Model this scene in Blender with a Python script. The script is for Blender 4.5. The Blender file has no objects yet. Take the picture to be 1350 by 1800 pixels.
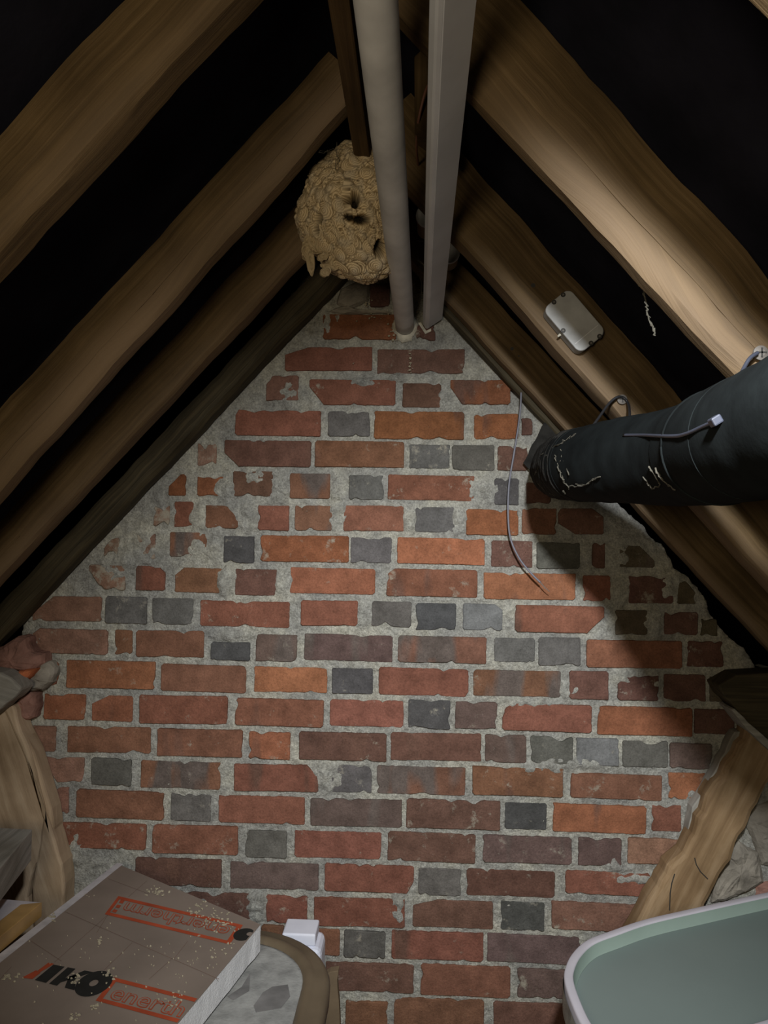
import bpy, math, random
from mathutils import Vector, Matrix, noise
import numpy as np

# ------------------------------------------------------------------ camera
CAMZ = 1.2
YAW, PITCH, ROLL = 0.04711826, 0.03298093, 0.01370585
FWD = Vector((-math.sin(YAW)*math.cos(PITCH), math.cos(YAW)*math.cos(PITCH), math.sin(PITCH)))
RT0 = Vector((math.cos(YAW), math.sin(YAW), 0)); UP0 = RT0.cross(FWD)
RT = RT0*math.cos(ROLL) + UP0*math.sin(ROLL); UP = -RT0*math.sin(ROLL) + UP0*math.cos(ROLL)
C = bpy.context.scene.collection
cd = bpy.data.cameras.new('camera'); cam = bpy.data.objects.new('camera', cd); C.objects.link(cam)
cd.sensor_fit = 'VERTICAL'; cd.sensor_height = 36; cd.sensor_width = 27; cd.lens = 26; cd.clip_start = 0.01
m = Matrix((RT, UP, -FWD)).transposed().to_4x4(); m.translation = (0, 0, CAMZ); cam.matrix_world = m
sc = bpy.context.scene; sc.camera = cam
# ------------------------------------------------------------------ world, lights, exposure
w = bpy.data.worlds.new('world'); sc.world = w; w.use_nodes = True
w.node_tree.nodes['Background'].inputs[0].default_value = (0.5, 0.6, 1, 1)
w.node_tree.nodes['Background'].inputs[1].default_value = 0.0
sc.view_settings.view_transform = 'Standard'; sc.view_settings.look = 'None'
sc.view_settings.exposure = 0.0; sc.view_settings.gamma = 1; sc.view_settings.use_curve_mapping = False
def lamp(name, kind, loc, target, power, col, size, spot=None, blend=0.5):
    l = bpy.data.lights.new(name, kind); o = bpy.data.objects.new(name, l); C.objects.link(o)
    l.energy = power; l.color = col
    o.location = (loc[0], loc[1], loc[2]+CAMZ)
    if kind == 'SPOT': l.spot_size = math.radians(spot); l.spot_blend = blend; l.shadow_soft_size = size
    elif kind == 'AREA': l.size = size
    else: l.shadow_soft_size = size
    d = Vector(target)-Vector(loc); o.rotation_euler = d.to_track_quat('-Z', 'Y').to_euler()
    return o
lamp('torch_lamp', 'SPOT', (0.10, 0.0, 0.41), (0.12, 1.74, -0.53), 145, (0.94, 0.97, 1.0), 0.03, 70, 1.0)
lamp('work_lamp', 'POINT', (-0.25, -0.35, 0.05), (0, 1, 0), 23, (1.0, 0.85, 0.62), 0.15)

# ------------------------------------------------------------------ pixel -> place
def ray(x, y): return (x-675)/1300*RT + (900-y)/1300*UP + FWD
def atD(x, y, D):
    d = ray(x, y); p = d*(D/d.y); return Vector((p.x, p.y, p.z+CAMZ))
def atH(x, y, h):
    d = ray(x, y); p = d*(-h/d.z); return Vector((p.x, p.y, p.z+CAMZ))
rnd = random.Random(7)
A47 = math.radians(47.3); SN, CS = math.sin(A47), math.cos(A47)
def nz(x, y=0, z=0): return noise.noise(Vector((x, y, z)))

# ------------------------------------------------------------------ materials
def mat(name, rough=0.85, spec=0.2):
    m = bpy.data.materials.new(name); m.use_nodes = True
    b = m.node_tree.nodes['Principled BSDF']; b.inputs['Roughness'].default_value = rough
    b.inputs['Specular IOR Level'].default_value = spec
    return m, m.node_tree.nodes, m.node_tree.links, b
def plain(name, col, rough=0.7, spec=0.3, metal=0, var=0.15, scale=20, bump=0.0):
    m, n, l, b = mat(name, rough, spec); b.inputs['Metallic'].default_value = metal
    tc = n.new('ShaderNodeTexCoord'); t = n.new('ShaderNodeTexNoise'); t.inputs['Scale'].default_value = scale; t.inputs['Detail'].default_value = 6
    l.new(tc.outputs['Object'], t.inputs['Vector'])
    r = n.new('ShaderNodeValToRGB'); r.color_ramp.elements[0].position = 0.3; r.color_ramp.elements[1].position = 0.7
    r.color_ramp.elements[0].color = [c*(1-var) for c in col]+[1]; r.color_ramp.elements[1].color = [min(1, c*(1+var)) for c in col]+[1]
    l.new(t.outputs['Fac'], r.inputs[0]); l.new(r.outputs[0], b.inputs['Base Color'])
    if bump:
        bp = n.new('ShaderNodeBump'); bp.inputs['Strength'].default_value = bump; bp.inputs['Distance'].default_value = 0.003
        t2 = n.new('ShaderNodeTexNoise'); t2.inputs['Scale'].default_value = scale*6; t2.inputs['Detail'].default_value = 5
        l.new(tc.outputs['Object'], t2.inputs['Vector']); l.new(t2.outputs['Fac'], bp.inputs['Height']); l.new(bp.outputs[0], b.inputs['Normal'])
    return m
def wood(name, dark, mid, light, gx=2.2, gy=80):
    m, n, l, b = mat(name, 0.75, 0.25)
    uv = n.new('ShaderNodeUVMap'); mp = n.new('ShaderNodeMapping'); mp.inputs['Scale'].default_value = (gx, gy, 1)
    oi = n.new('ShaderNodeObjectInfo'); ad = n.new('ShaderNodeVectorMath'); ad.operation = 'MULTIPLY_ADD'
    ad.inputs[1].default_value = (13, 7, 5); l.new(oi.outputs['Random'], ad.inputs[0]); l.new(uv.outputs[0], ad.inputs[2])
    l.new(ad.outputs[0], mp.inputs[0])
    t = n.new('ShaderNodeTexNoise'); t.inputs['Scale'].default_value = 1.6; t.inputs['Detail'].default_value = 9; t.inputs['Roughness'].default_value = 0.62; t.inputs['Distortion'].default_value = 0.35
    l.new(mp.outputs[0], t.inputs['Vector'])
    t2 = n.new('ShaderNodeTexNoise'); t2.inputs['Scale'].default_value = 7; t2.inputs['Detail'].default_value = 5; l.new(ad.outputs[0], t2.inputs['Vector'])
    r = n.new('ShaderNodeValToRGB'); e = r.color_ramp.elements
    e[0].position = 0.28; e[0].color = dark+(1,); e[1].position = 0.72; e[1].color = light+(1,); k = e.new(0.5); k.color = mid+(1,)
    l.new(t.outputs['Fac'], r.inputs[0])
    mx = n.new('ShaderNodeMix'); mx.data_type = 'RGBA'; mx.blend_type = 'MULTIPLY'; mx.inputs[0].default_value = 0.8
    r2 = n.new('ShaderNodeValToRGB'); r2.color_ramp.elements[0].position = 0.3; r2.color_ramp.elements[0].color = (0.45, 0.42, 0.36, 1); r2.color_ramp.elements[1].position = 0.62
    l.new(t2.outputs['Fac'], r2.inputs[0]); l.new(r.outputs[0], mx.inputs[6]); l.new(r2.outputs[0], mx.inputs[7])
    wa = n.new('ShaderNodeAttribute'); wa.attribute_name = 'arris_light'; wm = n.new('ShaderNodeMix'); wm.data_type = 'RGBA'
    l.new(wa.outputs['Fac'], wm.inputs[0]); l.new(mx.outputs[2], wm.inputs[6]); wm.inputs[7].default_value = (0.28, 0.20, 0.13, 1); l.new(wm.outputs[2], b.inputs['Base Color'])  # paler tint paints lamp light onto the rafter arrises
    bp = n.new('ShaderNodeBump'); bp.inputs['Strength'].default_value = 0.7; bp.inputs['Distance'].default_value = 0.0025
    l.new(t.outputs['Fac'], bp.inputs['Height']); l.new(bp.outputs[0], b.inputs['Normal'])
    return m
M = {}
M['rafter'] = wood('old_rafter_wood', (0.070, 0.044, 0.017), (0.118, 0.075, 0.031), (0.175, 0.115, 0.053))
M['rafter_dark'] = wood('dark_rafter_wood', (0.026, 0.021, 0.012), (0.06, 0.048, 0.026), (0.10, 0.078, 0.043))
M['brace'] = wood('pale_brace_wood', (0.30, 0.21, 0.13), (0.46, 0.34, 0.225), (0.60, 0.47, 0.33), 2, 22)
M['brace_gold'] = wood('golden_brace_wood', (0.17, 0.10, 0.048), (0.29, 0.19, 0.10), (0.42, 0.30, 0.18), 2, 22)
M['grey_wood'] = wood('grey_weathered_wood', (0.19, 0.18, 0.155), (0.30, 0.285, 0.25), (0.42, 0.40, 0.355), 2, 40)
M['ridge'] = wood('ridge_wood', (0.05, 0.030, 0.012), (0.085, 0.05, 0.02), (0.12, 0.075, 0.032))
M['felt'] = plain('black_underlay', (0.014, 0.014, 0.021), 0.95, 0.05, var=0.4, scale=8, bump=0.3)
M['plastic_grey'] = plain('grey_pipe_plastic', (0.60, 0.60, 0.59), 0.55, 0.3, var=0.18, scale=14)
M['plastic_trunk'] = plain('white_trunking_plastic', (0.63, 0.645, 0.68), 0.42, 0.3, var=0.10, scale=9)
M['lagging'] = plain('black_pipe_lagging', (0.0085, 0.0105, 0.0108), 0.9, 0.08, var=0.35, scale=25, bump=0.1)
M['black_film'] = plain('black_film', (0.020, 0.019, 0.017), 0.8, 0.1, var=0.4, scale=40, bump=0.6)
M['black_plastic'] = plain('black_plastic', (0.02, 0.02, 0.022), 0.5, 0.4)
M['cable'] = plain('grey_cable', (0.17, 0.17, 0.20), 0.5, 0.4)
M['tie'] = plain('blue_grey_tie', (0.045, 0.05, 0.07), 0.4, 0.5)
M['copper'] = plain('pink_cable', (0.28, 0.13, 0.085), 0.5, 0.4)
M['box'] = plain('dusty_white_box', (0.36, 0.36, 0.35), 0.6, 0.3, var=0.16, scale=30)
M['screw'] = plain('steel_screw', (0.16, 0.145, 0.13), 0.6, 0.3, metal=0.0)
M['screw_dark'] = plain('dark_screw', (0.035, 0.033, 0.03), 0.5, 0.4)
M['sealant'] = plain('cream_sealant', (0.50, 0.47, 0.38), 0.8, 0.2, var=0.3, scale=60, bump=0.5)
M['foil'] = plain('dusty_foil_facing', (0.205, 0.165, 0.135), 0.5, 0.4, var=0.16, scale=7)
M['foil_tape'] = plain('pale_foil_tape', (0.46, 0.44, 0.45), 0.45, 0.4, var=0.22, scale=30, bump=0.2)
M['foam'] = plain('white_foam', (0.70, 0.70, 0.70), 0.9, 0.1, var=0.08, scale=50, bump=0.5)
M['ink_red'] = plain('red_print', (0.33, 0.06, 0.025), 0.6, 0.2, var=0.2)
M['ink_black'] = plain('black_print', (0.017, 0.018, 0.017), 0.6, 0.2, var=0.3)
M['ink_line'] = plain('faint_print', (0.17, 0.115, 0.09), 0.7, 0.1, var=0.2)
M['tank_brown'] = plain('brown_tank_plastic', (0.125, 0.095, 0.06), 0.45, 0.35, var=0.2, scale=12)
M['tank_lid'] = plain('dusty_grey_lid', (0.27, 0.27, 0.255), 0.85, 0.15, var=0.3, scale=30, bump=0.3)
M['damp'] = plain('dark_damp_patch', (0.15, 0.145, 0.14), 0.7, 0.2, var=0.3, scale=25)
M['white_pl'] = plain('white_plastic', (0.75, 0.76, 0.84), 0.45, 0.4, var=0.05)
M['tray'] = plain('sage_green_tray', (0.17, 0.21, 0.195), 0.5, 0.3, var=0.05, scale=5)
M['tray_wall'] = plain('pale_green_tray_side', (0.25, 0.32, 0.275), 0.5, 0.3, var=0.03)
M['tray_rim'] = plain('lilac_white_rim', (0.48, 0.455, 0.49), 0.5, 0.3, var=0.04)
M['film'] = plain('dusty_clear_film', (0.20, 0.20, 0.17), 0.3, 0.5, var=0.4, scale=50, bump=0.5)
M['crate'] = plain('dark_storage_box', (0.05, 0.05, 0.045), 0.6, 0.3)
M['cardboard'] = plain('brown_fibreboard', (0.16, 0.115, 0.07), 0.85, 0.1, var=0.25, scale=15, bump=0.2)
M['tape_brown'] = plain('brown_parcel_tape', (0.36, 0.22, 0.08), 0.3, 0.5, var=0.2, scale=20)
M['board_lilac'] = plain('dusty_board_face', (0.48, 0.45, 0.47), 0.75, 0.2, var=0.15)
M['flake'] = plain('paper_flake', (0.32, 0.28, 0.20), 0.9, 0.1, var=0.2)
M['web'] = plain('dusty_web', (0.095, 0.088, 0.07), 0.9, 0.1)
M['stone_red'] = plain('broken_red_brick', (0.25, 0.135, 0.105), 0.95, 0.1, var=0.35, scale=22, bump=0.7)
M['stone_orange'] = plain('fresh_orange_break', (0.50, 0.16, 0.07), 0.95, 0.1, var=0.3, scale=40, bump=0.6)
M['stone_grey'] = plain('grey_brown_rubble', (0.25, 0.225, 0.185), 0.95, 0.1, var=0.4, scale=20, bump=0.8)
M['floor'] = wood('loft_floor_boards', (0.06, 0.045, 0.03), (0.12, 0.09, 0.06), (0.18, 0.14, 0.09), 2, 20)

def mortar_mat():
    m, n, l, b = mat('lime_mortar', 0.95, 0.1)
    tc = n.new('ShaderNodeTexCoord')
    def N(s, d=8, r=0.6):
        t = n.new('ShaderNodeTexNoise'); t.inputs['Scale'].default_value = s; t.inputs['Detail'].default_value = d; t.inputs['Roughness'].default_value = r
        l.new(tc.outputs['Object'], t.inputs['Vector']); return t
    a = N(9); r = n.new('ShaderNodeValToRGB'); e = r.color_ramp.elements
    e[0].position = 0.30; e[0].color = (0.42, 0.42, 0.41, 1); e[1].position = 0.66; e[1].color = (0.70, 0.68, 0.59, 1); k = e.new(0.48); k.color = (0.54, 0.535, 0.50, 1)
    l.new(a.outputs['Fac'], r.inputs[0])
    f = N(230, 4, 0.65); r2 = n.new('ShaderNodeValToRGB'); e = r2.color_ramp.elements
    e[0].position = 0.36; e[0].color = (0.60, 0.59, 0.56, 1); e[1].position = 0.62; e[1].color = (1.12, 1.11, 1.07, 1)
    l.new(f.outputs['Fac'], r2.inputs[0])
    mx = n.new('ShaderNodeMix'); mx.data_type = 'RGBA'; mx.blend_type = 'MULTIPLY'; mx.inputs[0].default_value = 0.85
    l.new(r.outputs[0], mx.inputs[6]); l.new(r2.outputs[0], mx.inputs[7])
    vo = n.new('ShaderNodeTexNoise'); vo.inputs['Scale'].default_value = 55; vo.inputs['Detail'].default_value = 9; vo.inputs['Distortion'].default_value = 0.4; l.new(tc.outputs['Object'], vo.inputs['Vector'])
    r3 = n.new('ShaderNodeValToRGB'); e = r3.color_ramp.elements; e[0].position = 0.34; e[0].color = (0.72, 0.71, 0.69, 1); e[1].position = 0.60; e[1].color = (1.1, 1.1, 1.08, 1); l.new(vo.outputs['Fac'], r3.inputs[0])
    my = n.new('ShaderNodeMix'); my.data_type = 'RGBA'; my.blend_type = 'MULTIPLY'; my.inputs[0].default_value = 0.8
    l.new(mx.outputs[2], my.inputs[6]); l.new(r3.outputs[0], my.inputs[7]); l.new(my.outputs[2], b.inputs['Base Color'])
    bp = n.new('ShaderNodeBump'); bp.inputs['Strength'].default_value = 1.0; bp.inputs['Distance'].default_value = 0.014
    g = N(75, 10, 0.72); l.new(g.outputs['Fac'], bp.inputs['Height']); l.new(bp.outputs[0], b.inputs['Normal'])
    return m
M['mortar'] = mortar_mat()
def brick_mat():
    m, n, l, b = mat('clay_brick', 0.88, 0.15)
    tc = n.new('ShaderNodeTexCoord'); oi = n.new('ShaderNodeObjectInfo'); geo = n.new('ShaderNodeNewGeometry')
    def N(s, d=6, r=0.6, vec=None):
        t = n.new('ShaderNodeTexNoise'); t.inputs['Scale'].default_value = s; t.inputs['Detail'].default_value = d; t.inputs['Roughness'].default_value = r
        l.new(vec or geo.outputs['Position'], t.inputs['Vector']); return t
    def mixc(fac, a, bb, mode='MIX', f=None):
        x = n.new('ShaderNodeMix'); x.data_type = 'RGBA'; x.blend_type = mode
        if f is not None: x.inputs[0].default_value = f
        else: l.new(fac, x.inputs[0])
        for v, i in ((a, 6), (bb, 7)):
            if isinstance(v, tuple): x.inputs[i].default_value = v
            else: l.new(v, x.inputs[i])
        return x.outputs[2]
    def ramp(src, p0, c0, p1, c1):
        r = n.new('ShaderNodeValToRGB'); e = r.color_ramp.elements; e[0].position = p0; e[0].color = c0; e[1].position = p1; e[1].color = c1
        l.new(src, r.inputs[0]); return r.outputs[0]
    def attr(nm):
        a = n.new('ShaderNodeAttribute'); a.attribute_type = 'OBJECT'; a.attribute_name = nm; return a
    # fired banding inside a brick: red/orange next to burnt grey
    mp = n.new('ShaderNodeMapping'); mp.inputs['Scale'].default_value = (16, 1, 4); l.new(geo.outputs['Position'], mp.inputs[0])
    band = N(1, 2, 0.5, mp.outputs[0]); second = attr('second')
    at = attr('mixed'); mm = n.new('ShaderNodeMath'); mm.operation = 'ADD'; l.new(band.outputs['Fac'], mm.inputs[0]); l.new(at.outputs['Fac'], mm.inputs[1])
    bf = ramp(mm.outputs[0], 0.60, (0, 0, 0, 1), 0.70, (1, 1, 1, 1))
    c = mixc(bf, oi.outputs['Color'], second.outputs['Color'])
    v1 = ramp(N(28).outputs['Fac'], 0.3, (0.68, 0.66, 0.64, 1), 0.7, (1.25, 1.22, 1.2, 1))
    c = mixc(None, c, v1, 'MULTIPLY', 0.9)
    v2 = ramp(N(260, 3).outputs['Fac'], 0.35, (0.72, 0.72, 0.72, 1), 0.6, (1.08, 1.08, 1.08, 1))
    c = mixc(None, c, v2, 'MULTIPLY', 0.7)
    pits = ramp(N(420, 2, 0.5).outputs['Fac'], 0.27, (0.25, 0.22, 0.2, 1), 0.33, (1, 1, 1, 1))
    c = mixc(None, c, pits, 'MULTIPLY', 0.8)
    # lime smeared on the face
    sm = attr('smear'); s1 = N(26, 9, 0.75); ms = n.new('ShaderNodeMath'); ms.operation = 'ADD'; l.new(s1.outputs['Fac'], ms.inputs[0]); l.new(sm.outputs['Fac'], ms.inputs[1])
    sf = ramp(ms.outputs[0], 0.63, (0, 0, 0, 1), 0.74, (0.85, 0.85, 0.85, 1))
    c = mixc(sf, c, (0.36, 0.33, 0.26, 1))
    l.new(c, b.inputs['Base Color'])
    bp = n.new('ShaderNodeBump'); bp.inputs['Strength'].default_value = 0.8; bp.inputs['Distance'].default_value = 0.004
    l.new(N(110, 8, 0.7).outputs['Fac'], bp.inputs['Height']); l.new(bp.outputs[0], b.inputs['Normal'])
    return m
M['brick'] = brick_mat()
def nest_mat():
    m, n, l, b = mat('wasp_paper', 0.95, 0.05)
    a = n.new('ShaderNodeAttribute'); a.attribute_name = 'Col'; l.new(a.outputs['Color'], b.inputs['Base Color'])
    return m
M['nest'] = nest_mat()

# ------------------------------------------------------------------ mesh helpers
def mesh(name, verts, faces, material=None, parent=None, smooth=False, uvs=None):
    me = bpy.data.meshes.new(name); me.from_pydata([tuple(v) for v in verts], [], faces); me.update()
    if uvs is not None:
        ul = me.uv_layers.new(name='UVMap')
        for lp in me.loops: ul.data[lp.index].uv = uvs[lp.vertex_index]
    if smooth: me.polygons.foreach_set('use_smooth', [True]*len(me.polygons))
    o = bpy.data.objects.new(name, me); C.objects.link(o)
    if material: me.materials.append(material)
    if parent:
        o.parent = parent
        o.matrix_parent_inverse = Matrix.Translation(-parent.location)
    return o
def tag(o, label, cat, group=None):
    o['label'] = label; o['category'] = cat
    if group: o['group'] = group
    return o
def thing(name, loc, label, cat, group=None):
    o = bpy.data.objects.new(name, None); C.objects.link(o); o.location = loc; o.empty_display_size = 0.05
    return tag(o, label, cat, group)
def struct(o): o['kind'] = 'structure'; return o
def merge(parts):
    V = []; F = []
    for v, f in parts:
        b = len(V); V += list(v); F += [tuple(i+b for i in q) for q in f]
    return V, F
def box_vf(lo, hi):
    x0, y0, z0 = lo; x1, y1, z1 = hi
    return [(x0, y0, z0), (x1, y0, z0), (x1, y1, z0), (x0, y1, z0), (x0, y0, z1), (x1, y0, z1), (x1, y1, z1), (x0, y1, z1)], \
        [(0, 3, 2, 1), (4, 5, 6, 7), (0, 1, 5, 4), (1, 2, 6, 5), (2, 3, 7, 6), (3, 0, 4, 7)]
def prism_vf(poly, vec):
    n = len(poly); vec = Vector(vec); a = [Vector(p) for p in poly]; b = [p+vec for p in a]
    F = [tuple(range(n)), tuple(range(2*n-1, n-1, -1))]
    for i in range(n): j = (i+1) % n; F.append((i, i+n, j+n, j))
    return a+b, F
def tube_vf(pts, rad, seg=10, caps=True, ell=None):
    pts = [Vector(p) for p in pts]; V = []; F = []; n = len(pts)
    rads = rad if isinstance(rad, (list, tuple)) else [rad]*n
    prev = None
    for i, p in enumerate(pts):
        t = (pts[min(i+1, n-1)]-pts[max(i-1, 0)]).normalized()
        if prev is None:
            a = Vector((0, 0, 1)) if abs(t.z) < 0.9 else Vector((1, 0, 0)); u = t.cross(a).normalized()
        else: u = (prev-t*prev.dot(t)).normalized()
        prev = u; v = t.cross(u)
        for k in range(seg):
            a = 2*math.pi*k/seg; V.append(p+(u*math.cos(a)+v*math.sin(a))*rads[i])
    for i in range(n-1):
        for k in range(seg):
            k2 = (k+1) % seg; F.append((i*seg+k, i*seg+k2, (i+1)*seg+k2, (i+1)*seg+k))
    if caps: F.append(tuple(range(seg-1, -1, -1))); F.append(tuple((n-1)*seg+k for k in range(seg)))
    return V, F
def smoothpath(pts, sub=8):
    out = []; n = len(pts)
    for i in range(n-1):
        p0 = pts[max(i-1, 0)]; p1 = pts[i]; p2 = pts[i+1]; p3 = pts[min(i+2, n-1)]
        for k in range(sub):
            t = k/sub; out.append([0.5*((2*b)+(-a+c)*t+(2*a-5*b+4*c-d)*t*t+(-a+3*b-3*c+d)*t**3) for a, b, c, d in zip(p0, p1, p2, p3)])
    out.append(list(pts[-1])); return out
def fixn(o):
    import bmesh
    bm = bmesh.new(); bm.from_mesh(o.data); bmesh.ops.recalc_face_normals(bm, faces=bm.faces[:]); bm.to_mesh(o.data); bm.free(); return o
def bevel(o, w=0.003, seg=2, ang=35):
    md = o.modifiers.new('bevel', 'BEVEL'); md.width = w; md.segments = seg; md.limit_method = 'ANGLE'; md.angle_limit = math.radians(ang); return o
def pixpoly(px, D, thick, name, material, parent=None, bev=0.004, rough=0.0, uvdir=None, sub=3, seed=0):
    """solid piece whose camera-side outline is traced at depth D, thickness along +y"""
    P = [atD(x, y, D) for x, y in px]; Q = []
    for i, p in enumerate(P):
        q = P[(i+1) % len(P)]
        for k in range(sub):
            c = p.lerp(q, k/sub)
            if rough: c = c+Vector((nz(c.x*40, c.z*40, seed)*rough, 0, nz(c.z*40, c.x*40, seed+9)*rough))
            Q.append(c)
    V, F = prism_vf(Q, (0, thick, 0))
    d = Vector(uvdir or (1, 0, 0)).normalized(); e = Vector((0, 1, 0)).cross(d)
    uv = [(v.dot(d), v.dot(e)+v.y*0.7) for v in V]
    o = mesh(name, V, F, material, parent, uvs=uv); fixn(o)
    if bev: bevel(o, bev)
    return o

# ------------------------------------------------------------------ roof frame numbers
def roofpt(side, n, z, y):        # point at distance n from the camera axis under a slope, at height z (over camera)
    x = -(n-CS*z)/SN if side == 'L' else (n-CS*z)/SN
    return Vector((x, y, z+CAMZ))

# ------------------------------------------------------------------ structure: floor, underlay, rear wall
V, F = box_vf((-2.6, -2.5, -0.04), (2.3, 1.9, 0.0))
struct(mesh('floor', V, F, M['floor'], uvs=[(v[1], v[0]) for v in V]))
def underlay():
    V = []; F = []
    NL, NR = 0.665, 0.525
    zr_x = (NR-NL)/(2*SN)  # ridge x
    zt = (NL+NR)/(2*CS)
    prof = []
    for k in range(25): t = 1-k/24; prof.append((zr_x-2.1*t, zt-2.1*t*SN/CS, 'L'))
    for k in range(1, 25): t = k/24; prof.append((zr_x+1.95*t, zt-1.95*t*SN/CS, 'R'))
    ny = 60
    for j in range(ny+1):
        y = -2.5+j*(4.9/ny)
        for i, (x, z, s) in enumerate(prof):
            d = 0.006*nz(x*6, y*6, z*6)+0.006
            V.append((x+(-1 if s == 'L' else 1)*d*SN, y, z+d*CS+CAMZ))
    n = len(prof)
    for j in range(ny):
        for i in range(n-1): F.append((j*n+i, j*n+i+1, (j+1)*n+i+1, (j+1)*n+i))
    o = mesh('ceiling', V, F, M['felt'], smooth=True); return struct(o)
underlay()
V, F = box_vf((-2.6, -2.56, 0), (2.3, -2.5, 2.15)); struct(mesh('wall_front', V, F, M['mortar']))

# ------------------------------------------------------------------ gable wall: mortar bed and bricks
YW = 1.7426
ROWS = [
 [(650,686,496,541,'d')],
 [(567,697,553,598,'o'),(729,766,572,600,'d')],
 [(500,655,610,653,'r'),(663,817,614,658,'d')],
 [(468,526,660,705,'p'),(543,696,667,713,'r'),(707,776,673,717,'d'),(791,897,668,712,'o')],
 [(413,565,721,767,'r'),(576,651,723,768,'g'),(657,816,723,773,'o'),(833,911,727,773,'o'),(916,936,735,766,'d')],
 [(347,382,779,820,'s'),(394,548,774,821,'d'),(553,711,775,822,'b'),(719,791,781,824,'g'),(794,869,782,828,'g'),(874,928,784,828,'d')],
 [(296,328,833,872,'o'),(346,393,837,873,'o'),(409,481,828,873,'d'),(509,581,832,877,'m'),(613,675,835,879,'g'),(681,834,835,880,'r'),(868,912,840,888,'G'),(925,968,848,886,'d')],
 [(270,300,888,926,'s'),(306,341,881,927,'r'),(361,420,888,929,'b'),(453,509,888,933,'r'),(518,585,888,933,'m'),(603,710,888,934,'r'),(729,800,891,936,'g'),(819,911,895,941,'o'),(917,978,893,940,'b'),(981,1060,893,940,'d')],
 [(183,211,944,979,'s'),(240,274,937,983,'s'),(298,365,935,979,'m'),(393,448,942,990,'G'),(457,614,941,988,'o'),(616,689,944,990,'g'),(698,852,945,992,'O'),(863,936,950,997,'d'),(943,1018,953,1000,'g'),(1040,1063,954,1000,'d'),(1085,1150,959,998,'D')],
 [(156,222,992,1037,'s'),(239,292,994,1038,'r'),(307,403,998,1042,'b'),(413,487,1000,1047,'d'),(509,660,998,1044,'O'),(679,839,1000,1049,'r'),(850,1011,1007,1054,'O'),(1024,1073,1011,1057,'r'),(1105,1183,1012,1061,'d'),(1190,1222,1020,1062,'D')],
 [(56,181,1048,1092,'p'),(185,260,1048,1096,'g'),(267,341,1051,1098,'g'),(351,510,1056,1102,'r'),(528,630,1055,1100,'r'),(653,724,1057,1102,'g'),(730,802,1060,1108,'G'),(813,883,1061,1108,'l'),(905,1061,1064,1112,'r'),(1081,1137,1072,1116,'D'),(1167,1226,1075,1116,'d'),(1231,1260,1085,1118,'D')],
 [(57,192,1105,1149,'p'),(202,234,1107,1151,'b'),(238,360,1108,1155,'b'),(370,441,1128,1161,'G'),(449,523,1115,1163,'v'),(534,691,1115,1162,'v'),(699,855,1118,1165,'m'),(868,940,1121,1164,'g'),(946,1020,1120,1170,'g'),(1031,1197,1125,1174,'r'),(1207,1270,1126,1172,'d')],
 [(87,104,1163,1206,'r'),(116,275,1161,1210,'O'),(282,434,1168,1216,'b'),(446,576,1172,1217,'O'),(583,656,1174,1219,'G'),(665,824,1174,1223,'r'),(832,985,1178,1224,'m'),(1000,1069,1179,1229,'d'),(1085,1157,1185,1231,'d'),(1167,1240,1185,1233,'d'),(1247,1300,1190,1234,'D')],
 [(77,152,1219,1265,'O'),(161,235,1222,1268,'O'),(244,402,1222,1272,'r'),(413,570,1228,1276,'r'),(579,710,1230,1277,'r'),(717,792,1230,1281,'G'),(800,874,1233,1281,'v'),(883,1039,1237,1285,'r'),(1050,1215,1242,1292,'O'),(1220,1290,1246,1290,'d')],
 [(33,100,1275,1320,'p'),(117,267,1277,1323,'b'),(276,428,1281,1329,'b'),(437,511,1286,1334,'O'),(525,680,1287,1336,'d'),(686,846,1288,1337,'d'),(852,925,1291,1340,'v'),(932,1007,1294,1342,'g'),(1013,1087,1297,1345,'l'),(1094,1173,1302,1348,'g'),(1177,1250,1306,1351,'v')],
 [(72,149,1330,1375,'p'),(160,233,1332,1380,'g'),(246,389,1338,1386,'m'),(411,561,1343,1390,'r'),(581,654,1345,1393,'g'),(662,818,1347,1396,'m'),(830,989,1348,1398,'b'),(1003,1162,1360,1404,'b'),(1175,1240,1358,1405,'O')],
 [(81,122,1383,1430,'p'),(133,291,1389,1438,'b'),(300,372,1395,1443,'g'),(383,537,1399,1447,'r'),(545,707,1404,1452,'v'),(714,879,1405,1456,'d'),(887,961,1411,1458,'G'),(972,1135,1414,1463,'O'),(1145,1197,1414,1461,'r')],
 [(105,259,1446,1491,'r'),(267,420,1450,1500,'r'),(431,505,1459,1507,'g'),(517,671,1461,1508,'r'),(681,836,1463,1514,'d'),(848,1004,1469,1516,'v'),(1016,1092,1472,1521,'v'),(1103,1198,1473,1518,'p')],
 [(237,391,1508,1556,'d'),(404,561,1516,1562,'v'),(570,728,1519,1567,'r'),(735,811,1526,1574,'g'),(820,975,1529,1575,'d'),(994,1142,1532,1572,'r')],
 [(310,448,1568,1612,'d'),(467,541,1573,1622,'r'),(551,712,1578,1628,'r'),(725,867,1582,1630,'d'),(880,957,1585,1635,'G'),(969,1120,1586,1635,'p')],
 [(459,500,1625,1645,'b'),(520,598,1632,1678,'b'),(604,678,1635,1682,'g'),(688,850,1637,1686,'r'),(856,1020,1643,1692,'v')],
 [(572,728,1692,1742,'d'),(739,897,1696,1750,'b'),(909,1060,1704,1754,'v')],
 [(607,682,1759,1808,'b'),(692,851,1755,1808,'b'),(867,1010,1762,1812,'d')],
]
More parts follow.
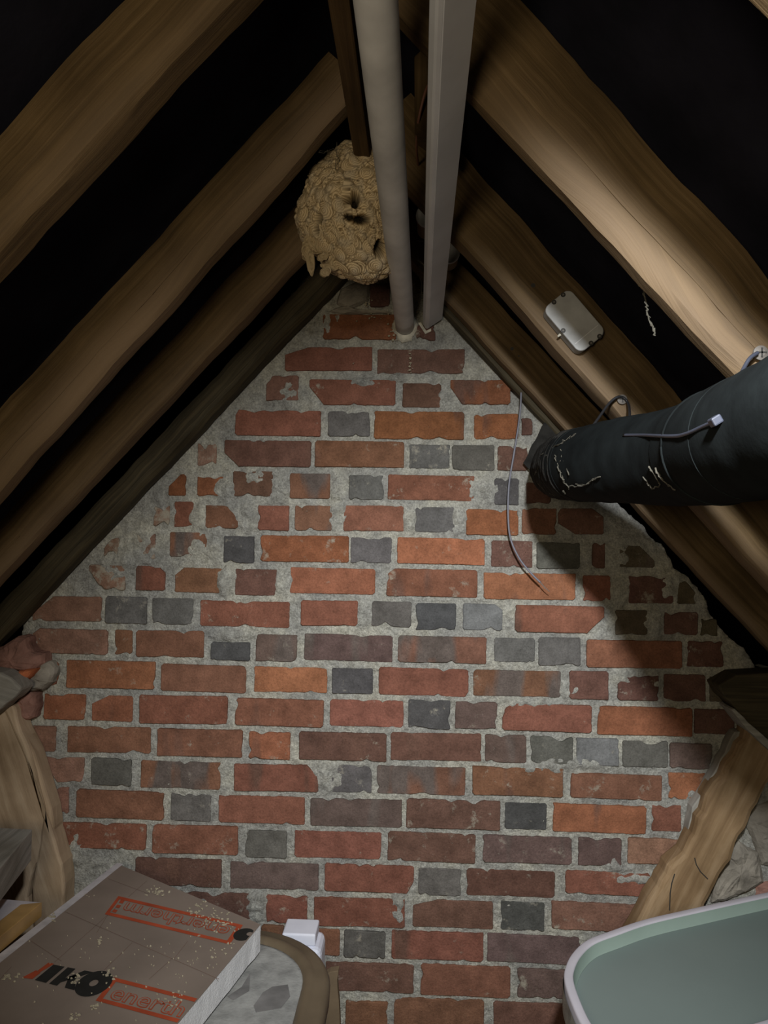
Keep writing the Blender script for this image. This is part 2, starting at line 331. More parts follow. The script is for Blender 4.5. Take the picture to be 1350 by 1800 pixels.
COL = {'o': (0.30, 0.090, 0.040), 'O': (0.38, 0.118, 0.058), 'r': (0.285, 0.092, 0.055), 'b': (0.255, 0.092, 0.052), 'd': (0.185, 0.074, 0.050),
       'D': (0.14, 0.085, 0.05), 'v': (0.18, 0.092, 0.074), 'g': (0.150, 0.145, 0.132), 'G': (0.110, 0.109, 0.106), 'l': (0.23, 0.228, 0.222),
       'p': (0.32, 0.13, 0.085), 's': (0.33, 0.15, 0.095), 'm': (0.25, 0.092, 0.055)}
CUT = {(3, 1): [('bl', 26, 32)], (5, 1): [('bl', 26, 24)], (10, 0): [('tl', 38, 30)], (9, 0): [('bl', 26, 34)], (14, 0): [('bl', 34, 38)],
       (15, 0): [('bl', 30, 36)], (13, 1): [('tl', 30, 16)], (15, 8): [('br', 26, 34)], (17, 8): [('bl', 40, 26), ('br', 28, 34)], (19, 5): [('br', 34, 40)],
       (18, 5): [('br', 8, 16)], (16, 0): [('bl', 18, 16)], (6, 0): [('tl', 22, 22)], (2, 0): [('tl', 42, 14)], (19, 3): [('tl', 44, 12)],
       (3, 3): [('bl', 22, 30)], (18, 2): [('br', 12, 22)], (7, 2): [('tr', 20, 24)], (8, 0): [('tl', 14, 20)], (11, 0): [('tl', 12, 10), ('bl', 14, 20)],
       (15, 3): [('tr', 22, 20)], (12, 5): [('br', 6, 10)], (8, 2): [('br', 26, 18)], (9, 9): [('tr', 18, 22)], (8, 10): [('tr', 26, 26)],
       (10, 7): [('tr', 14, 10)], (12, 9): [('bl', 10, 6)], (12, 8): [('tl', 14, 18)], (10, 8): [('br', 30, 30)], (3, 0): [('tl', 10, 14)], (4, 0): [('tl', 6, 10)],
       (9, 5): [('tl', 14, 10)], (9, 2): [('tl', 16, 14)], (9, 1): [('tr', 10, 12)], (13, 7): [('tl', 18, 14)], (17, 2): [('tl', 6, 6)], (7, 9): [('bl', 30, 20), ('tr', 20, 16)]}
wall_px = [(560, 440), (500, 540), (430, 610), (360, 700), (300, 770), (200, 860), (100, 960), (30, 1040), (44, 1090), (38, 1140), (70, 1150), (74, 1215), (30, 1235), (-40, 1250),
           (-220, 1300), (-330, 2180), (1700, 2180), (1700, 1200), (1335, 1182), (1305, 1140), (1260, 1096), (1230, 1036), (1175, 980), (1125, 920), (1056, 854), (998, 804), (962, 748), (914, 697),
           (859, 632), (809, 582), (778, 540), (735, 500), (690, 445), (640, 400)]
WP = [(atD(x, y, YW).x, atD(x, y, YW).z) for x, y in wall_px]
def inside(x, z, P):
    c = False; j = len(P)-1
    for i in range(len(P)):
        xi, zi = P[i]; xj, zj = P[j]
        if (zi > z) != (zj > z) and x < (xj-xi)*(z-zi)/(zj-zi)+xi: c = not c
        j = i
    return c
# raised smears and dabs of mortar (pixel centre, radii)
DABS = [(492, 856, 15, 26), (597, 866, 12, 26), (850, 862, 20, 24), (592, 905, 14, 26), (349, 915, 14, 22), (434, 905, 18, 20), (810, 912, 12, 22), (719, 908, 9, 22), (348, 965, 16, 16),
        (378, 950, 14, 26), (395, 1018, 12, 22), (1090, 1030, 14, 24), (1145, 1100, 14, 22), (1213, 1145, 9, 18), (575, 1365, 22, 22), (505, 690, 22, 22), (400, 1018, 14, 24), (405, 1115, 30, 10),
        (1010, 1340, 60, 8), (950, 1350, 40, 8), (930, 1235, 40, 8), (1000, 1210, 14, 14), (1125, 1545, 40, 8), (1090, 1520, 22, 12), (500, 1025, 12, 24), (640, 1078, 12, 22), (446, 840, 18, 12),
        (395, 860, 16, 16), (700, 1592, 10, 24), (448, 1590, 16, 24), (240, 965, 30, 28), (205, 1000, 30, 20), (130, 1500, 24, 40), (1215, 1440, 14, 40), (1190, 1500, 16, 20), (785, 700, 12, 16),
        (640, 672, 30, 6), (700, 663, 20, 7), (1150, 1200, 10, 16), (1100, 1190, 16, 12), (60, 1130, 14, 18), (345, 1590, 20, 10), (1080, 975, 20, 26), (1180, 1030, 16, 20), (580, 560, 20, 25)]
DB = []
for x, y, a, b in DABS:
    p = atD(x, y, YW); DB.append((p.x, p.z, a*YW/1300, b*YW/1300))
def mortar_y(x, z):
    h = 0.0026*nz(x*30, z*30, 1)+0.0034*nz(x*80, z*80, 2)+0.0026*abs(nz(x*150, z*150, 3))
    for cx, cz, a, b in DB:
        q = ((x-cx)/a)**2+((z-cz)/b)**2
        if q < 2.2: h += max(0, 1-q/2.2)*0.011*(0.75+0.8*nz(x*55, z*55, 7))
    return YW+0.0015-h
def gable():
    st = 0.0042; x0, x1, z0, z1 = -1.12, 1.12, 0.0, 1.92
    nx = int((x1-x0)/st); nzz = int((z1-z0)/st); V = []; F = []; idx = {}
    pix = {}
    ins = np.zeros((nx+1, nzz+1), bool)
    gx = x0+np.arange(nx+1)*st; gz = z0+np.arange(nzz+1)*st
    X, Z = np.meshgrid(gx, gz, indexing='ij')
    JX = X.copy(); JZ = Z.copy()
    # roughen the outline
    RP = []
    for i in range(len(WP)):
        a = WP[i]; b = WP[(i+1) % len(WP)]; L = math.hypot(b[0]-a[0], b[1]-a[1]); m_ = max(1, int(L/0.006))
        for q in range(m_):
            x = a[0]+(b[0]-a[0])*q/m_; z = a[1]+(b[1]-a[1])*q/m_
            RP.append((x+0.011*nz(x*26, z*26, 5)+0.004*nz(x*90, z*90, 6), z+0.011*nz(x*26, z*26, 15)+0.004*nz(x*90, z*90, 16)))
    RA = np.array(RP)
    j = len(RP)-1; c = np.zeros(X.shape, bool)
    for i in range(len(RP)):
        xi, zi = RP[i]; xj, zj = RP[j]
        if zi != zj: c ^= ((zi > Z) != (zj > Z)) & (X < (xj-xi)*(Z-zi)/(zj-zi)+xi)
        j = i
    for i in range(nx+1):
        for k in range(nzz+1):
            if c[i, k]:
                idx[(i, k)] = len(V); x = gx[i]; z = gz[k]; V.append((x, mortar_y(x, z), z))
    for (i, k) in list(idx):
        a = (i+1, k); b = (i+1, k+1); d = (i, k+1)
        if a in idx and b in idx and d in idx: F.append((idx[(i, k)], idx[a], idx[b], idx[d]))
    # rim going back so that the wall has thickness
    from collections import Counter
    cnt = {}
    for f in F:
        for q in range(4):
            e = (f[q], f[(q+1) % 4]); cnt[e] = cnt.get(e, 0)+1
    edge_v = set(v for e in cnt if (e[1], e[0]) not in cnt for v in e)
    for v in edge_v:
        x, y, z = V[v]; dd = (RA[:, 0]-x)**2+(RA[:, 1]-z)**2; q = int(dd.argmin())
        if dd[q] < 0.007**2: V[v] = (float(RA[q, 0]), y+0.002, float(RA[q, 1]))
    back = {}
    for (a, b) in [e for e in cnt if (e[1], e[0]) not in cnt]:
        for v in (a, b):
            if v not in back: back[v] = len(V); V.append((V[v][0], YW+0.11, V[v][2]))
        F.append((b, a, back[a], back[b]))
    o = mesh('wall_back', V, F, M['mortar'], smooth=True)
    return struct(o)
gw = gable(); gw['label'] = 'red brick gable wall with pale lime mortar'

def make_brick(ri, bi, b):
    x0, x1, y0, y1, c = b; rr = random.Random(ri*100+bi)
    ctr = atD((x0+x1)/2, (y0+y1)/2, YW); s = YW/1300
    dd = ray((x0+x1)/2, (y0+y1)/2); k = 1/ (dd.dot(FWD)/dd.y)  # depth to pixel scale
    s = YW*(dd.dot(FWD)/dd.y)/1300
    W2 = (x1-x0)*s/2; H2 = (y1-y0)*s/2
    cuts = {k[0]: (k[1]*s, k[2]*s) for k in CUT.get((ri, bi), [])}
    corners = []
    def cn(tag_, sx, sz):
        if tag_ in cuts:
            a, bb = cuts[tag_]; pa = (sx*(W2-a), sz*H2); pb = (sx*W2, sz*(H2-bb))
            corners.extend([pa, pb] if (sx*sz > 0) else [pb, pa])
        else:
            r = rr.uniform(0.0015, 0.006); pa = (sx*(W2-r), sz*H2); pb = (sx*W2, sz*(H2-r)); corners.extend([pa, pb] if sx*sz > 0 else [pb, pa])
    cn('tr', 1, 1); cn('br', 1, -1); cn('bl', -1, -1); cn('tl', -1, 1)
    # bites out of the edge where mortar laps over
    bites = [(rr.uniform(-W2, W2), rr.choice((-H2, H2)), rr.uniform(0.004, 0.014), rr.uniform(0.002, 0.0075)) for _ in range(rr.randint(0, 3) if c not in 's' else 7)]
    if rr.random() < 0.5: bites.append((rr.choice((-W2, W2)), rr.uniform(-H2, H2), rr.uniform(0.006, 0.013), rr.uniform(0.002, 0.007)))
    per = []; n = len(corners); tilt = rr.uniform(-0.012, 0.012)
    sd = ri*17+bi*3.1
    for i in range(n):
        p = corners[i]; q = corners[(i+1) % n]; L = math.hypot(q[0]-p[0], q[1]-p[1]); m_ = max(1, int(L/0.0042))
        for t in range(m_):
            f = t/m_; x = p[0]+(q[0]-p[0])*f; z = p[1]+(q[1]-p[1])*f
            d = 0.0008+0.0010*nz(x*30, z*30, sd)+0.0009*nz(x*220, z*220, sd)
            for bx, bz, br, bd in bites:
                g = math.exp(-((x-bx)**2+(z-bz)**2)/(br*br)); d += bd*g
            l = math.hypot(x/W2, z/H2) or 1; ex = x/W2; ez = z/H2
            # move inwards, mostly across the nearest edge
            wx = max(0, abs(ex))**6; wz = max(0, abs(ez))**6; ww = wx+wz or 1
            x -= math.copysign(d*wx/ww, x); z -= math.copysign(d*wz/ww, z)
            per.append((x+z*-tilt, z+x*tilt))
    N = len(per); yf = -0.0042+rr.uniform(-0.0022, 0.002)
    V = []
    for x, z in per: V.append((x, 0.02, z))
    for x, z in per: V.append((x, yf+0.0016, z))
    for x, z in per:
        l = max(0.001, math.hypot(x, z)); V.append((x-x/l*0.0016, yf, z-z/l*0.0016))
    for x, z in per:
        l = max(0.001, math.hypot(x, z)); V.append((x*(1-0.012/l) if l > 0.012 else 0, yf+0.0006*nz(x*40, z*40, sd), z*(1-0.010/max(l, 0.010))))
    F = []
    for a in range(3):
        for i in range(N): j = (i+1) % N; F.append((a*N+i, a*N+j, (a+1)*N+j, (a+1)*N+i))
    F.append(tuple(3*N+i for i in range(N)))
    o = mesh('brick', V, F, M['brick']); fixn(o)
    o.location = (ctr.x, YW, ctr.z); o.parent = gw
    base = COL[c] if c in 'gGl' else (COL[c][0]*0.92, COL[c][1]*1.24, COL[c][2]*1.34); v = rr.uniform(0.74, 0.94)
    o.color = (base[0]*v, base[1]*v*rr.uniform(0.96, 1.05), base[2]*v*rr.uniform(0.95, 1.08), 1)
    o['smear'] = {'s': 0.15, 'p': 0.03}.get(c, rr.choice((-0.03, 0.0, 0.02, 0.035, 0.055)))
    o['mixed'] = {'m': 0.14, 'D': 0.0, 'g': -0.3, 'G': -0.3, 'l': -0.2, 'd': 0.02, 'v': 0.04}.get(c, rr.choice((-0.2, -0.08, 0.0)))
    o['second'] = (0.17, 0.10, 0.085) if c in 'gGl' else ((0.13, 0.105, 0.092) if c in 'mvD' else (0.15, 0.082, 0.06))
    if c in 'gGl': o['label'] = 'burnt grey brick end'
    return o
for ri, r in enumerate(ROWS):
    for bi, b in enumerate(r): make_brick(ri, bi, b)

# rubble set in the wall: apex stones, broken ends left, stones right
def lump(px, D, depth, name, material, parent=None, seed=1, rough=0.006, label=None):
    P = [atD(x, y, D) for x, y in px]; Q = []
    for i, p in enumerate(P):
        q = P[(i+1) % len(P)]
        for k in range(4): Q.append(p.lerp(q, k/4))
    ctr = sum(Q, Vector())/len(Q); V = []; F = []; N = len(Q)
    prof = [(1.0, depth), (1.02, 0.012), (0.96, 0.002), (0.82, -0.006), (0.6, -0.010), (0.32, -0.012)]
    for s, dy in prof:
        for q in Q:
            v = ctr+(q-ctr)*s; h = rough*(nz(v.x*35, v.z*35, seed)+0.5*nz(v.x*90, v.z*90, seed+3))
            V.append((v.x+h*0.6, D+dy+h, v.z+h*0.5))
    for a in range(len(prof)-1):
        for i in range(N): j = (i+1) % N; F.append((a*N+i, a*N+j, (a+1)*N+j, (a+1)*N+i))
    V.append((ctr.x, D-0.013, ctr.z)); c = len(V)-1; a = (len(prof)-1)*N
    for i in range(N): F.append((a+i, a+(i+1) % N, c))
    F.append(tuple(range(N)))
    o = mesh(name, V, F, material, None, smooth=False); fixn(o)
    if parent: o.parent = parent; o.matrix_parent_inverse = Matrix.Translation(-parent.location)
    if label: o['label'] = label
    return o
lump([(596, 508), (630, 492), (652, 500), (648, 530), (610, 545), (590, 535)], YW-0.004, 0.03, 'stone', M['stone_grey'], gw, 3, label='dark rubble stone in the gable apex')
lump([(572, 548), (600, 536), (640, 546), (690, 548), (690, 552), (600, 553)], YW-0.003, 0.03, 'stone', M['stone_grey'], gw, 4)
lump([(1262, 1500), (1300, 1480), (1335, 1500), (1345, 1550), (1300, 1575), (1250, 1590)], YW-0.008, 0.03, 'stone', M['stone_grey'], gw, 5, 0.01, label='grey stone behind the right brace')
lump([(1326, 1556), (1350, 1550), (1400, 1552), (1400, 1600), (1330, 1600)], YW-0.004, 0.03, 'stone', M['stone_red'], gw, 6, label='red brick stub behind the tray')
lump([(1300, 1430), (1370, 1400), (1420, 1460), (1380, 1530), (1340, 1520)], YW-0.006, 0.03, 'stone', M['stone_grey'], gw, 8, 0.01)

c1 = lump([(-60, 1150), (0, 1138), (26, 1121), (44, 1122), (52, 1145), (70, 1152), (71, 1168), (62, 1178), (38, 1182), (20, 1190), (0, 1181), (-60, 1200)], YW-0.05, 0.10, 'brick_rubble', M['stone_red'], None, 11, 0.01)
tag(c1, 'broken purple-red brick lump wedged at left edge of brick wall', 'rubble')
f1 = lump([(22, 1192), (30, 1180), (48, 1176), (61, 1178), (50, 1192), (42, 1198)], YW-0.066, 0.03, 'fresh_break', M['stone_orange'], c1, 12, 0.004, label='bright orange broken face')
c2 = lump([(62, 1178), (72, 1160), (86, 1162), (93, 1186), (90, 1200), (74, 1214), (52, 1217), (36, 1211), (34, 1200), (50, 1190)], YW-0.03, 0.05, 'stone_rubble', M['stone_grey'], None, 13, 0.012)
tag(c2, 'grey-brown mortar rubble packed between broken brick and wall', 'rubble')
c3 = lump([(22, 1236), (34, 1220), (48, 1215), (64, 1220), (66, 1240), (60, 1262), (40, 1268), (30, 1256)], YW-0.028, 0.05, 'brick_rubble', M['stone_red'], None, 14, 0.008)
tag(c3, 'small broken brick stub above the left wooden brace', 'rubble')

# ------------------------------------------------------------------ rafters
def rafter(side, Dn, t, top, low, zt, zb, label, material, seed, ch=(0.012, 0.008), topamp=0.005, name='rafter'):
    """top: two pixels on the top edge of the camera-side face; low: two pixels on the far lower edge (depth Dn+t)"""
    T = [atD(x, y, Dn) for x, y in top] if len(top[0]) == 2 else [roofpt(side, n, z, Dn) for n, z, _ in top]
    L = [atD(x, y, Dn+t) for x, y in low]
    def at(P, z, y): f = (z-P[0].z)/(P[1].z-P[0].z); q = P[0].lerp(P[1], f); q.y = y; return q
    sx = -1 if side == 'L' else 1
    nrm = Vector((sx*SN, 0, CS)); dr = Vector((-sx*CS, 0, SN))
    n = 90; V = []; F = []; uv = []; K = 12; wo = []; arris_light = 1.0 if ch[0] > 0.02 else 0.55
    if material is M['rafter_dark']: arris_light = 0.0
    for i in range(n+1):
        z = CAMZ+zt+(zb-zt)*i/n
        t0 = at(T, z, Dn); a0 = at(L, z, Dn); s = i/n*abs(zt-zb)/SN
        # keep the section square to the rafter
        a0 = a0+dr*0; off = (t0-a0).dot(nrm)
        g = lambda k, f, amp: amp*nz(s*f+seed*3.3, k*1.7, seed)
        top_n = off+g(1, 9, topamp)+g(5, 30, topamp*0.35); lo = g(2, 7, 0.004)+g(6, 25, 0.0015)
        c1 = ch[0]*(1+0.5*nz(s*5, seed, 4)); c2 = ch[1]*(1+0.5*nz(s*6, seed, 8)); fy = g(3, 6, 0.003)
        base = a0
        pts = [(top_n, 0+fy), (top_n*0.66+lo*0.34, fy*0.5-0.001), (top_n*0.33+lo*0.67, fy*0.4), (lo+c1*1.6, 0.0006), (lo+c1, 0.001+c2*0.08), (lo+c1*0.4, c2*0.4), (lo, c2), (lo+g(4, 8, 0.002), t*0.55), (lo+g(4, 8, 0.002), t-0.003), (lo+0.003, t), (top_n*0.5, t), (top_n, t)]
        acc = 0; last = None
        for (a, y) in pts:
            V.append(base+nrm*a+Vector((0, y, 0))); wo.append(max(0.0, 1-abs(a-lo-c1*0.5)/(ch[0]*2.2))*max(0, min(1, 0.55+1.3*nz(s*2.3, seed, 6)))*(1.0 if y < t*0.6 else 0.3)*arris_light)  # mask of the highlight painted along the lower arris
            if last: acc += math.hypot(a-last[0], y-last[1])
            last = (a, y); uv.append((s, acc))
    for i in range(n):
        for k in range(K): k2 = (k+1) % K; F.append((i*K+k, i*K+k2, (i+1)*K+k2, (i+1)*K+k))
    F.append(tuple(range(K))); F.append(tuple(n*K+k for k in range(K-1, -1, -1)))
    o = mesh(name, V, F, material, smooth=True, uvs=uv); fixn(o)
    o.data.set_sharp_from_angle(angle=math.radians(30))
    at_ = o.data.attributes.new('arris_light', 'FLOAT', 'POINT'); at_.data.foreach_set('value', wo)
    tag(o, label, 'rafter', 'rafters of the loft roof'); del o['group']
    return o
def rafter_n(side, Dn, t, ntop, nlow, zt, zb, label, material, seed, ch):
    def px(n, z, y):
        p = roofpt(side, n, z, y)-Vector((0, 0, CAMZ)); c = p.dot(FWD); return (675+1300*p.dot(RT)/c, 900-1300*p.dot(UP)/c)
    return rafter(side, Dn, t, [px(ntop, 0.5, Dn), px(ntop, 0.0, Dn)], [px(nlow, 0.5, Dn+t), px(nlow, 0.0, Dn+t)], zt, zb, label, material, seed, ch)
MR, MD = M['rafter'], M['rafter_dark']
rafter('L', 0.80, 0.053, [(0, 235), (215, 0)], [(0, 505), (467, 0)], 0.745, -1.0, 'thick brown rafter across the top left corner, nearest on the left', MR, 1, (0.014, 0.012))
rafter('L', 1.19, 0.045, [(0, 717), (582, 90)], [(0, 888), (602, 219)], 0.745, -1.0, 'left rafter with pale light painted along its lower edge, ending just above the wasp nest', MR, 2, (0.022, 0.012))
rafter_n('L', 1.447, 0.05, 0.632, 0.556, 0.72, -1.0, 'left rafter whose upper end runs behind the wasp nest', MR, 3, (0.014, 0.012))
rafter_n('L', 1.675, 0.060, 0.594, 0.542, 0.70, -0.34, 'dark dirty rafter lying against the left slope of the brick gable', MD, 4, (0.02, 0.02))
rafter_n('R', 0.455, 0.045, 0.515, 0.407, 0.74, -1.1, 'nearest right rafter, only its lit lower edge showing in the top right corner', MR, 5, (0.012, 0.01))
rr1 = rafter('R', 0.87, 0.040, [(917, 0), (1346, 474)], [(850, 211), (1291, 683)], 0.74, -1.1, 'large right rafter with bright light painted along its lower edge, running from the trunking to the black duct', MR, 6, (0.024, 0.016), 0.007)
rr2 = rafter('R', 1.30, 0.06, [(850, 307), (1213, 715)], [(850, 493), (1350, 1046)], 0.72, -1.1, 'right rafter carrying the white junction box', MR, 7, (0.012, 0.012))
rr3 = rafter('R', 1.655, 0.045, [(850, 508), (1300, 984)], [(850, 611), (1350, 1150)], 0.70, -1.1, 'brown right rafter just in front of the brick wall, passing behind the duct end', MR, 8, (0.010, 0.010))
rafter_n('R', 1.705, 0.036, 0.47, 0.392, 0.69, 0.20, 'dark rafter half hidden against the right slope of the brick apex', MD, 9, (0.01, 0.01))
def nailhole(par, px, D, r=0.004):
    p = atD(px[0], px[1], D); V, F = tube_vf([p+Vector((0, -0.0012, 0)), p+Vector((0, 0.004, 0))], r, 8)
    mesh('nail', V, F, M['screw_dark'], par)
nailhole(rr2, (937, 502), 1.30); nailhole(rr3, (900, 613), 1.655); nailhole(rr3, (912, 626), 1.655, 0.002)

# ridge board
V, F = box_vf((-0.122, -0.6, CAMZ+0.668), (-0.094, YW+0.02, CAMZ+0.815))
rb = mesh('ridge_board', V, F, M['ridge'], uvs=[(v[1], v[2]+v[0]) for v in V]); bevel(rb, 0.003)
tag(rb, 'brown ridge board running along the roof peak down to the wasp nest', 'beam')
# cleat and round boxes behind the trunking
cl = pixpoly([(728, 98), (752, 76), (800, 60), (815, 150), (800, 270), (752, 240), (729, 224)], 1.15, 0.05, 'timber_cleat', M['rafter'], None, 0.003, uvdir=(0, 0, 1))
tag(cl, 'short cut timber end showing between pipe and trunking, a pink cable in front of it', 'timber')
def round_box(px, D, r, label, depth=0.05):
    p = atD(px[0], px[1], D); t = thing('conduit_box', p, label, 'junction box')
    V, F = tube_vf([p, p+Vector((0, 0.008, 0))], [r, r], 28); bevel(mesh('lid', V, F, M['box'], t, False), 0.0015)
    V, F = tube_vf([p+Vector((0, 0.008, 0)), p+Vector((0, depth, 0))], r*0.9, 28); mesh('body', V, F, M['cardboard'], t)
    V, F = tube_vf([p+Vector((0, depth*0.6, r*0.7)), p+Vector((0, depth*0.6, 0.20))], 0.006, 10); mesh('stem', V, F, M['stone_grey'], t)
    return t
round_box((750, 332), 1.42, 0.022, 'round grey box lid peeping out left of the trunking, below the pink cable')
round_box((752, 378), 1.46, 0.024, 'round drum-shaped box just below the cable-fed round lid', 0.07)
round_box((789, 443), 1.50, 0.023, 'round grey disc showing right of the trunking above the brick apex')
pts = smoothpath([atD(752, 150, 1.13), atD(745, 170, 1.13), atD(735, 215, 1.15), atD(732, 255, 1.2), atD(735, 290, 1.3), atD(740, 318, 1.415)])
V, F = tube_vf(pts, 0.0022, 8); tag(mesh('thin_cable', V, F, M['copper'], smooth=True), 'thin pinkish cable hanging between pipe and trunking', 'cable')

# ------------------------------------------------------------------ pipe and trunking
zc = CAMZ+0.4985
pa, pb = Vector((-0.0385, YW-0.004, zc)), Vector((-0.0485, 0.677, CAMZ+0.5245)); pe = pa+(pb-pa)*((YW+0.5)/(YW-0.677))
tp = thing('waste_pipe', pa, 'round grey plastic pipe under the ridge, passing right of the wasp nest', 'pipe')
path = [pa.lerp(pe, k/40) for k in range(41)]
V, F = tube_vf(path, [0.0222]*41, 40); mesh('pipe', V, F, M['plastic_grey'], tp, True)
V = []; F = []
for k in range(40):
    a = 2*math.pi*k/40; r0 = 0.0225; r1 = 0.030+0.005*nz(k*0.7, 3, 1)+(0.008 if 26 < k < 34 else 0)
    for r, y in ((r0, -0.004), (r1, -0.001), (r1, 0.004)): V.append((pa.x+r*math.cos(a), YW-0.006+y, pa.z+r*math.sin(a)))
for k in range(40):
    j = (k+1) % 40
    for q in range(2): F.append((k*3+q, j*3+q, j*3+q+1, k*3+q+1))
fixn(mesh('sealant_ring', V, F, M['sealant'], tp, True))
for f, px in ((0.15, 0),):
    c = pa.lerp(pe, 0.085); V, F = tube_vf([c, c+(pe-pa).normalized()*0.012], 0.0232, 40, False); 
A_, B_, C_ = Vector((0.002, 0, 0.507)), Vector((0.012, 0, 0.488)), Vector((0.051, 0, 0.515)); D_ = A_+C_-B_
y0, y1 = YW-0.006, -0.5
tt = thing('cable_trunking', (0.027, y0, CAMZ+0.50), 'square white plastic trunking running beside the grey pipe to the gable', 'trunking')
sec = [p+Vector((0, y0, CAMZ)) for p in (A_, B_, C_, D_)]
V, F = prism_vf(sec, (0, y1-y0, 0)); o = mesh('duct_body', V, F, M['plastic_trunk'], tt); fixn(o); bevel(o, 0.0055, 2)
e1 = (C_-B_).normalized(); nn_ = Vector((e1.z, 0, -e1.x))
lid = [B_+e1*0.0062+nn_*0.0012, B_+e1*0.0445+nn_*0.0012, B_+e1*0.0445-nn_*0.001, B_+e1*0.0062-nn_*0.001]
V, F = prism_vf([p+Vector((0, y0-0.012, CAMZ)) for p in lid], (0, y1-y0+0.012, 0)); o = mesh('lid', V, F, M['plastic_trunk'], tt); fixn(o); bevel(o, 0.0006, 2)
# torn foam lip round its end
lip = [(-0.007, 0.505), (0.010, 0.479), (0.024, 0.486), (0.023, 0.492), (0.012, 0.4865), (-0.0005, 0.507)]
V, F = prism_vf([Vector((x, YW-0.009, z+CAMZ)) for x, z in lip], (0, 0.008, 0)); fixn(mesh('foam_lip', V, F, M['sealant'], tt))

